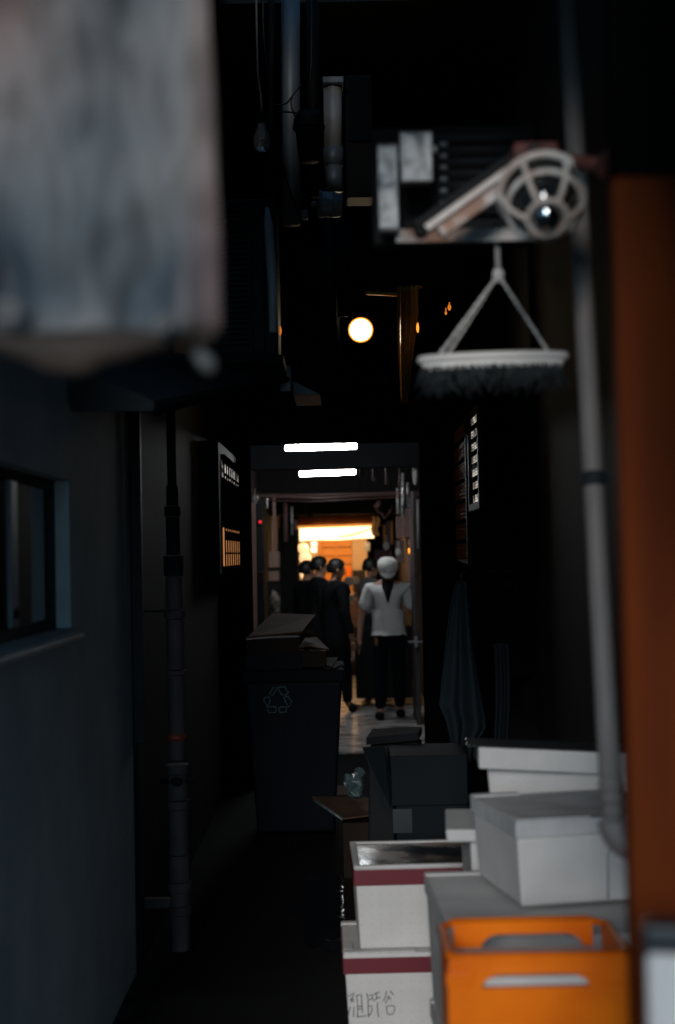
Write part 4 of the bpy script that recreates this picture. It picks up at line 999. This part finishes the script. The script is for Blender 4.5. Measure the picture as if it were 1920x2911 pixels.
tag(MB().pbox(1036, 1052, 1542, 1566, 21.2, .02).build('notice_sheet', m_paper), 'small pale notice hanging under right end of the valance', 'notice')
# counter goods: bowls, bag, bucket
def bowl(px, py, Y, r_, label, tilt):
    tag(MB().lathe([(0, 0), (r_ * .5, 0), (r_, r_ * .5), (r_ * .94, r_ * .5), (r_ * .45, .012), (0, .012)], axisM(P(px, py, Y), tilt), 20).build('bowl', m_paper, smooth=True), label, 'bowl', 'white bowls on the stall counter')
bowl(995, 1656, 20.9, .085, 'larger tilted white bowl right of the black-coated man', (-.4, -.9, .3))
bowl(1011, 1652, 20.9, .06, 'smaller white bowl behind the larger tilted bowl', (.2, -.9, .4))
tag(MB().ball(P(1002, 1702, 20.6), (.045, .04, .07), 12, 9).build('white_bottle', m_paper, smooth=True), 'small round white bottle low behind the black-coated man', 'bottle')
tag(MB().ball(P(998, 1690, 20.7), (.08, .05, .03), 12, 9).build('pink_parcel', mat('pink_wrap', (.6, .28, .18), rough=.6), smooth=True), 'small pinkish parcel under the bowls', 'parcel')
bk = P(995, 1880, 20.4)
t = thing('white_bucket', 'round white lidded bucket on ground behind the black-coated man', 'bucket', bk)
MB().lathe([(0, 0), (.085, 0), (.10, .17), (.105, .175), (.105, .19), (.09, .19)], Matrix.Translation(bk), 24).build('pail', m_paper, t, smooth=True)
MB().lathe([(.11, .192), (.11, .215), (.085, .26), (.03, .30), (0, .30)], Matrix.Translation(bk), 24).build('lid', m_paper, t, smooth=True)
MB().tube([P(988, 1800, 20.2), P(990, 1845, 20.2)], .03, 10).build('pump', m_paper, t, smooth=True)
bp = P(995, 1930, 20.4); tag(MB().box(bk.x - .14, bk.x + .14, bk.y - .12, bk.y + .16, 0, bk.z - .002).build('wooden_crate', m_card, bevel=.01), 'low pinkish crate carrying the white bucket', 'crate')

# ================================================================== THINGS ALONG THE PASSAGE WALLS
GP = 'posts along the passage'
def post(px, py0, py1, Y, w, m_, label, name='post', cat='post', gr=GP):
    a = P(px, py0, Y); b_ = P(px, py1, Y); return tag(MB().box(a.x - w / 2, a.x + w / 2, Y, Y + w, max(0, b_.z), a.z).build(name, m_, bevel=.005), label, cat, gr)
m_pinkpost = mat('dull_pink_paint', (.26, .14, .12), (.18, .095, .08), rough=.6)
post(719, 1428, 1860, 13.5, .045, m_pinkpost, 'dull pink post at left edge of the passage')
post(779, 1410, 1600, 16.5, .038, m_pinkpost, 'thin brownish post behind the red light at left')
post(732, 1420, 1640, 15.5, .12, m_black, 'broad black post that carries the red light')
post(793, 1545, 1780, 17.0, .03, m_bluebox, 'slim slate post right of the stacked cartons')
t = thing('red_light', 'tiny red signal light on the left side of passage', 'light', P(741, 1484, 15.3))
MB().ball(P(740, 1484, 15.42), .017, 12, 8).build('lens', m_redl, t, smooth=True)
MB().lathe([(0, 0), (.03, 0), (.03, .05), (0, .05)], axisM(P(740, 1484, 15.49), (0, -1, 0)), 14).build('mount', m_black, t)
GL = 'cartons stacked at left of the passage'
def crt(px0, px1, py0, py1, Y, m_, label, gr=GL, name='small_carton'):
    return tag(MB().pbox(px0, px1, py0, py1, Y, .3).build(name, m_, bevel=.006), label, 'carton', gr)
m_lcart = mat('buff_carton', (.30, .19, .15), (.24, .15, .115), rough=.8)
crt(764, 794, 1568, 1613, 16.4, m_lcart, 'upper buff carton of the passage stack')
crt(765, 793, 1622, 1652, 16.4, m_lcart, 'middle buff carton of the passage stack')
tag(MB().pbox(762, 796, 1653, 1900, 16.42, .28).build('shelf_stand', m_black), 'black stand under the buff cartons', 'stand')
tag(MB().pbox(762, 795, 1614, 1621, 16.38, .3).build('shelf_board', m_black), 'black shelf board between the two buff cartons', 'shelf')
crt(715, 750, 1626, 1660, 14.2, m_cardd, 'reddish brown carton by the dull pink post')
tag(MB().pbox(713, 752, 1661, 1990, 14.22, .28).build('low_cabinet', m_black), 'black cabinet below the reddish brown carton', 'cabinet')
sb = MB().ball(P(780, 1716, 15.9), (.062, .05, .16), 20, 16); sb.v = [v + noise.noise_vector(v * 14) * .05 for v in sb.v]
tag(sb.build('paper_sack', mat('sack', (.20, .17, .14), (.05, .05, .05), rough=.7, scale=12, contrast=.2), smooth=True), 'crumpled pale sack leaning under the buff cartons', 'sack')
tag(MB().pbox(795, 850, 1500, 2000, 18.5, .3).build('dark_cupboard', m_black, bevel=.01), 'tall black cupboard left of the bag bunch', 'cupboard')
tag(MB().pbox(836, 846, 1478, 1508, 18.2, .05).build('pink_plate', m_pinkpost, bevel=.004), 'small pinkish plate high on the black cupboard', 'plate')
tag(MB().ball(P(884, 1462, 19.4), (.05, .04, .05), 12, 8).tube([P(884, 1462, 19.4), P(886, 1420, 19.4)], .012, 6).build('round_bell', m_plum, smooth=True), 'small round bell hanging above the stall awning', 'bell')
tag(MB().pbox(1012, 1172, 1782, 1985, 16.0, .5).build('work_table', m_black, bevel=.01), 'low black work table behind the person in white shirt', 'table')
tag(MB().pbox(1020, 1100, 1745, 1781, 16.2, .25).build('tool_case', m_bluebox, bevel=.01), 'dark case on the low black work table', 'case')
# right side
t = thing('white_door', 'narrow pale door edge with latch at right side of passage', 'door', P(1183, 2050, 14.2))
a = P(1178, 1600, 14.2); b_ = P(1190, 1600, 14.2)
MB().box(a.x, b_.x, 14.2, 15.0, 0, P(1183, 1395, 14.2).z).build('panel', m_pvcd, t, bevel=.004)
hg = P(1183, 1824, 14.17); MB().box(hg.x - .075, hg.x + .075, 14.14, 14.19, hg.z - .008, hg.z + .008).box(hg.x - .015, hg.x + .015, 14.13, 14.195, hg.z - .05, hg.z + .05).build('latch', m_zinc, t)
post(1212, 1600, 2060, 12.0, .035, m_grey, 'faint grey post just outside the pale door')
GE = 'boxes and boards on right of passage'
def ebox(px0, px1, py0, py1, Y, m_, label, name='wall_box', cat='box'):
    return tag(MB().pbox(px0, px1, py0, py1, Y, .12).build(name, m_, bevel=.006), label, cat, GE)
m_mauve = mat('mauve_box', (.30, .19, .19), (.22, .14, .14), rough=.6)
ebox(1127, 1144, 1468, 1530, 17.0, m_mauve, 'mauve upright box left of the dark brown box')
ebox(1147, 1180, 1445, 1528, 16.0, m_plum, 'dark brown square box at upper right of passage')
ebox(1066, 1116, 1562, 1592, 19.0, mat('maroon_board', (.12, .05, .05), rough=.7), 'maroon board above the dark-haired man', 'sign_board', 'board')
ebox(1126, 1150, 1536, 1600, 17.6, m_mauve, 'mauve panel below the mauve upright box')
post(1093, 1492, 1556, 19.6, .030, m_wood, 'thin orange-lit pole right of the pale banner')
post(1106, 1480, 1556, 19.0, .06, m_plum, 'plum pole beside the thin orange-lit pole')
post(1114, 1480, 1548, 18.8, .03, m_wood, 'second orange-lit pole farther right')
tag(MB().pbox(1080, 1118, 1490, 1494, 19.5, .1).build('rail', m_plum), 'short plum rail across the orange-lit poles', 'rail')
b = MB().tube([P(1080, 1425, 17.5), P(1074, 1436, 17.5), P(1068, 1444, 17.5)], .035, 10)
b.tube([P(1068, 1448, 18), P(1085, 1460, 18), P(1094, 1475, 18)], .014, 8).tube([P(1104, 1456, 18), P(1112, 1450, 18)], .025, 8)
b.tube([P(1094, 1475, 18), P(1112, 1450, 18), P(1130, 1400, 18)], .01, 6)
tag(b.build('elbow_pipework', m_pinkpost, smooth=True), 'bent pinkish pipework under the ceiling at right', 'pipe')
t = thing('amber_lantern', 'small glowing amber lantern at right side of passage', 'lantern', P(1167, 1574, 15.5))
MB().lathe([(0, 0), (.018, 0), (.024, .02), (.024, .05), (.016, .062), (0, .062)], Matrix.Translation(P(1167, 1574, 15.5)), 14).build('shade', m_amber, t, smooth=True)
MB().tube([P(1167, 1558, 15.5), P(1167, 1535, 15.5)], .022, 8).build('stem', m_mauve, t, smooth=True)
ebox(1160, 1174, 1578, 1640, 16.0, m_mauve, 'mauve tube-like box under the amber lantern')
wb_ = MB().ball(P(1180, 1345, 13.7), (.026, .03, .12), 10, 8); tag(wb_.build('white_bottle', m_paper, smooth=True), 'pale narrow bottle hung high at right of fluorescent tubes', 'bottle')
for i, (px, py) in enumerate(((1064, 1352), (1100, 1362), (1026, 1340), (1138, 1372))):
    a = P(px, py - 16, 14.2); b_ = P(px, py + 14, 14.2)
    tag(MB().tube([Vector((a.x, a.y, 2.99)), a, b_], [.006, .014, .018], 8).build('hanging_hook', m_plum, smooth=True),
        ('dark hanging hook between second tube and right wall', 'dark hanging hook nearer the right wall', 'dark hanging hook touching end of second tube', 'dark hanging hook closest to the right wall')[i], 'hook', 'hooks under the passage ceiling')

GC2 = 'small things hung in the passage'
for (kind, px, y0, y1, Y, w_, m_, lab) in (
        ('steel_pipe', 1146, 1345, 1470, 15.2, .022, m_steel, 'thin steel pipe dropping from the ceiling above the dark brown box'),
        ('steel_pipe', 1160, 1372, 1440, 14.6, .014, m_steel, 'short steel pipe just left of the pale hung bottle'),
        ('steel_pipe', 1131, 1388, 1462, 16.0, .018, m_pvc, 'grey pipe stub above the mauve upright box'),
        ('steel_pipe', 1188, 1420, 1560, 13.2, .012, m_pvc, 'thin grey conduit along the outer edge of the pale door'),
        ('steel_pipe', 757, 1412, 1445, 15.0, .020, m_steel, 'short steel pipe stub above the red light'),
        ('steel_pipe', 812, 1425, 1540, 17.6, .030, m_pinkpost, 'pinkish pipe in front of the tall black cupboard'),
        ('steel_pipe', 830, 1440, 1520, 17.4, .016, m_steel, 'thin steel pipe beside the pinkish cupboard pipe')):
    a = P(px, y0, Y); b_ = P(px + 1, y1, Y); tag(MB().tube([a, a.lerp(b_, .5), b_], w_, 10).build(kind, m_, smooth=True), lab, 'pipe', 'pipes of the passage')
for (px, py, Y, r_, m_, nm, lab) in (
        (725, 1418, 13.8, .035, m_pvc, 'ceiling_socket', 'pale round ceiling socket at top left corner of passage'),
        (1099, 1552, 18.4, .045, m_paper, 'white_bowl', 'white bowl hung under right end of the valance'),
        (1112, 1600, 17.2, .05, m_pinkpost, 'pink_pouch', 'pinkish pouch hung behind the white cap'),
        (1133, 1570, 16.8, .04, m_paper, 'paper_cup', 'pale paper cup right of the maroon board'),
        (1168, 1650, 15.2, .035, m_pinkpost, 'pink_flask', 'pinkish flask on wall below the amber lantern')):
    tag(MB().ball(P(px, py, Y), (r_, r_, r_ * 1.25), 14, 10).tube([P(px, py, Y), P(px, py - 30, Y)], .006, 6).build(nm, m_, smooth=True), lab, nm.split('_')[1], GC2)
b = MB()
for k in range(3):
    b.tube([P(715, 1404 + 9 * k, 14.6), P(900, 1408 + 9 * k, 14.7), P(1188, 1396 + 7 * k, 14.6)], .008, 6)
tag(b.build('wire_run', m_pinkpost, smooth=True), 'bundle of wires crossing under the far ceiling beam', 'wires')

# ================================================================== PEOPLE
def skin_mesh(nodes, edges, lv=2):
    me = bpy.data.meshes.new('tmp'); names = list(nodes)
    me.from_pydata([nodes[k][0] for k in names], [(names.index(a), names.index(b)) for a, b in edges], []); me.update()
    o = bpy.data.objects.new('tmp', me); COL.objects.link(o)
    sk = o.modifiers.new('skin', 'SKIN'); sk.use_smooth_shade = True
    for i, k in enumerate(names):
        r = nodes[k][1]; r = r if isinstance(r, tuple) else (r, r)
        me.skin_vertices[0].data[i].radius = r
        me.skin_vertices[0].data[i].use_root = (i == 0)
    ss = o.modifiers.new('sub', 'SUBSURF'); ss.levels = lv; ss.render_levels = lv
    dg = bpy.context.evaluated_depsgraph_get(); ev = o.evaluated_get(dg); m2 = ev.to_mesh()
    vs = [v.co.copy() for v in m2.vertices]; fs = [tuple(p.vertices) for p in m2.polygons]
    ev.to_mesh_clear(); bpy.data.objects.remove(o); bpy.data.meshes.remove(me)
    return vs, fs
def person(loc, rz, label, top, pants, hairm, arms, headdir=(0, 0), height=1.70, cap=False, long=False, stride=0.06, vneck=False, shortsleeve=False, shoulders=.175):
    k = height / 1.70
    t = thing('person', label, 'person', loc, rz, None); R = ROOT[t] @ Matrix.Scale(k, 4)
    sh = shoulders; pit, yaw = headdir
    HM = Matrix.Translation((0, .0, 1.46)) @ Matrix.Rotation(yaw, 4, 'Z') @ Matrix.Rotation(-pit, 4, 'X')
    hd = lambda x, y, z: HM @ Vector((x, y, z))
    N = {'pelvis': ((0, 0, .94), .125), 'belly': ((0, .01, 1.08), .115), 'chest': ((0, .005, 1.27), .13), 'upper': ((0, -.01, 1.38), .10), 'neck': (hd(0, -.005, .02), .052),
         'jaw': (hd(0, .02, .085), .062), 'skull': (hd(0, .008, .16), .082), 'crown': (hd(0, .0, .205), .060),
         'chin': (hd(0, .072, .070), .026), 'nose': (hd(0, .098, .125), .012)}
    E = [('pelvis', 'belly'), ('belly', 'chest'), ('chest', 'upper'), ('upper', 'neck'), ('neck', 'jaw'), ('jaw', 'skull'), ('skull', 'crown'), ('jaw', 'chin'), ('skull', 'nose')]
    for s, nm in ((-1, 'l'), (1, 'r')):
        el, wr_, ha = arms[nm]
        N['sh' + nm] = ((s * sh, -.01, 1.385), .062); N['el' + nm] = (el, .043); N['wr' + nm] = (wr_, .029); N['ha' + nm] = (ha, .030)
        E += [('upper', 'sh' + nm), ('sh' + nm, 'el' + nm), ('el' + nm, 'wr' + nm), ('wr' + nm, 'ha' + nm)]
        N['hp' + nm] = ((s * .09, 0, .87), .085); N['kn' + nm] = ((s * .10, .02 + s * stride * .4, .48), .058); N['an' + nm] = ((s * .10, -.02 + s * stride, .09), .040)
        N['to' + nm] = ((s * .115, .13 + s * stride, .035), .032)
        E += [('pelvis', 'hp' + nm), ('hp' + nm, 'kn' + nm), ('kn' + nm, 'an' + nm), ('an' + nm, 'to' + nm)]
    vs, fs = skin_mesh(N, E); b = MB(); b.add([R @ v for v in vs], fs)
    for s, nm in ((-1, 'l'), (1, 'r')):       # five fingers and ears, eyes
        el, wr_, ha = [Vector(q) for q in arms[nm]]; dv = (ha - wr_).normalized(); side = Vector((0, 1, 0)); side = (side - dv * side.dot(dv)).normalized(); nrm = dv.cross(side)
        for i, ln in enumerate((.062, .078, .082, .072)):
            f0 = ha + side * (.027 - .018 * i) + dv * .012; b.tube([R @ (f0), R @ (f0 + dv * ln * .55 + nrm * s * .006), R @ (f0 + dv * ln * .95 + nrm * s * .022)], [.0095 * k, .0085 * k, .0065 * k], 7)
        f0 = wr_.lerp(ha, .45) + side * .026; b.tube([R @ f0, R @ (f0 + side * .028 + dv * .028), R @ (f0 + side * .036 + dv * .062)], [.011 * k, .010 * k, .007 * k], 7)
        b.ball(R @ hd(s * .080, .0, .115), (.013, .024, .030), 10, 8)
        b.ball(R @ hd(s * .033, .078, .138), .011, 8, 6)
    b.ball(R @ hd(0, .086, .083), (.024, .008, .006), 8, 6)
    b.build('body', m_skin, t, smooth=True)
    # clothing
    q = lambda nm, dr, **kw: (N[nm][0], N[nm][1] + dr)
    C = {'pelvis': ((0, .0, 1.0), .13), 'belly': ((0, .01, 1.08), .142), 'chest': ((0, .005, 1.26), .155), 'upper': ((0, -.012, 1.385), .112)}
    CE = [('pelvis', 'belly'), ('belly', 'chest'), ('chest', 'upper')]
    if not vneck: C['collar'] = (hd(0, -.008, .018), .068); CE.append(('upper', 'collar'))
    for s, nm in ((-1, 'l'), (1, 'r')):
        C['sh' + nm] = (N['sh' + nm][0], .084); CE.append(('upper', 'sh' + nm))
        e_ = Vector(N['el' + nm][0]); shv = Vector(N['sh' + nm][0])
        if shortsleeve: C['el' + nm] = (shv.lerp(e_, .85), .082); CE.append(('sh' + nm, 'el' + nm))
        else:
            C['el' + nm] = (e_, .064); C['wr' + nm] = (Vector(N['wr' + nm][0]), .048); CE += [('sh' + nm, 'el' + nm), ('el' + nm, 'wr' + nm)]
    vs, fs = skin_mesh(C, CE); jb = MB().add(vs, fs)
    zl = .60 if long else .89
    jb.lathe([(1.0, 1.16), (1.0, 1.05), (1.02, .95), (1.05, max(zl, .80)), (1.10, zl), (.98, zl)], Matrix.Diagonal((.178, .142, 1, 1)), 28)
    jb.v = [v + noise.noise_vector(v * 11) * .012 + noise.noise_vector(v * 24) * .007 for v in jb.v]
    MB().add([R @ v for v in jb.v], jb.f).build('shirt' if vneck else 'jacket', top, t, smooth=True)
    if vneck:   # dark undershirt showing in the open V
        y = .175
        MB().add([R @ Vector(p) for p in ((-.06, .02, 1.50), (.06, .02, 1.50), (.060, .115, 1.41), (.0, .182, 1.23), (-.060, .115, 1.41), (0, .165, 1.36))], [(0, 1, 5), (1, 2, 5), (2, 3, 5), (3, 4, 5), (4, 0, 5)]).build('undershirt', m_coat, t, solid=.008)
    Tn = {'pelvis': ((0, 0, .95), .115)}; TE = []
    for s, nm in ((-1, 'l'), (1, 'r')):
        Tn['hp' + nm] = ((s * .085, 0, .80), .090); Tn['kn' + nm] = (N['kn' + nm][0], .078); Tn['an' + nm] = (N['an' + nm][0], .062)
        TE += [('pelvis', 'hp' + nm), ('hp' + nm, 'kn' + nm), ('kn' + nm, 'an' + nm)]
    vs, fs = skin_mesh(Tn, TE); tb_ = MB().add(vs, fs).lathe([(.96, 1.05), (1, .98), (1.0, .88), (.85, .78)], Matrix.Diagonal((.162, .128, 1, 1)), 24)
    MB().add([R @ v for v in tb_.v], tb_.f).build('trousers', pants, t, smooth=True)
    for s, nm in ((-1, 'l'), (1, 'r')):
        an = Vector(N['an' + nm][0]); MB().ball(R @ Vector((an.x * 1.08, an.y + .06, .045)), (.052 * k, .135 * k, .047 * k), 14, 8).build('shoe', m_coat, t, smooth=True)
    if not cap:
        hb = MB(); hv = []
        nu, nv = 22, 12
        def hf(u, v):
            th = v * rad(122); ph = 2 * math.pi * u; fr = max(0, math.sin(ph)); lim = 1 - .50 * fr
            th *= lim
            q_ = Vector((.086 * math.sin(th) * math.cos(ph), .100 * math.sin(th) * math.sin(ph) - .010, .150 + .104 * math.cos(th))); q_ += noise.noise_vector(q_ * 30) * .006
            return R @ hd(*q_)
        hb.grid(hf, nu, nv).build('hair', hairm, t, smooth=True, solid=.012)
    else:
        cb = MB()
        cb.lathe([(.094, .135), (.104, .150), (.108, .185), (.106, .225), (.085, .252), (.0, .262)], R @ HM @ Matrix.Translation((0, .008, 0)) @ Matrix.Diagonal((1, 1.1, 1, 1)), 24)
        cb.v = [v + noise.noise_vector(v * 14) * .008 for v in cb.v]
        c_ = cb.build('cap', m_cap, t, smooth=True, solid=.006)
        MB().add([R @ hd(*p) for p in [(.094 * math.cos(a), .10 * math.sin(a) + .01, .150) for a in [rad(15 + 15 * i) for i in range(11)]] + [(.085 * math.cos(a), .165 * math.sin(a) + .01, .118) for a in [rad(15 + 15 * i) for i in range(11)]]], [(i, i + 1, 12 + i, 11 + i) for i in range(10)]).build('visor', m_cap, c_, smooth=True, solid=.006)
        hb = MB(); hb.lathe([(.090, .06), (.094, .10), (.093, .140)], R @ HM @ Matrix.Translation((0, -.018, 0)), 20).build('hair', m_hair, t, smooth=True)
    return t
down = {'l': ((-.25, -.01, 1.10), (-.265, .05, .86), (-.262, .07, .78)), 'r': ((.25, -.01, 1.10), (.265, .05, .86), (.262, .07, .78))}
pk = {'l': ((-.26, -.03, 1.12), (-.20, .14, .95), (-.16, .20, .90)), 'r': ((.26, -.03, 1.12), (.21, .12, .92), (.19, .17, .86))}
capman = {'l': ((-.27, -.05, 1.10), (-.30, .12, .95), (-.28, .19, .90)), 'r': ((.29, -.02, 1.10), (.315, .05, .86), (.31, .06, .775))}
q = P(958, 1800, 15.6); person((q.x, 15.6, 0), rad(-65), 'person in long black coat seen in profile, nearest and rightmost of the dark figures', m_coat, m_coat, m_hair, down, headdir=(rad(6), rad(-18)), height=1.66, long=True, stride=.09)
q = P(912, 1800, 16.3); person((q.x, 16.3, 0), rad(-75), 'person in black half hidden behind the nearest dark figure, in the middle of the three', m_coat, m_coat, m_hair, down, headdir=(rad(2), rad(-5)), height=1.69, long=True)
q = P(884, 1800, 16.9); person((q.x - .03, 16.9, 0), rad(-60), 'person farthest left in black of whom only a rounded head shows', m_coat, m_coat, m_hair, down, headdir=(rad(2), 0), height=1.64, long=True)
q = P(1106, 1800, 14.9); person((q.x, 14.9, 0), rad(176), 'person in white V-neck shirt and white cap looking down, walking closer', m_shirt, m_navy, m_hair, capman, headdir=(rad(24), rad(4)), height=1.66, cap=True, vneck=True, shortsleeve=True, stride=.12, shoulders=.19)
q = P(1058, 1800, 16.8); person((q.x, 16.8, 0), rad(-70), 'person with dark hair in grey jacket behind the man in white cap', m_grey, m_coat, m_hair, pk, headdir=(rad(4), rad(-10)), height=1.66)
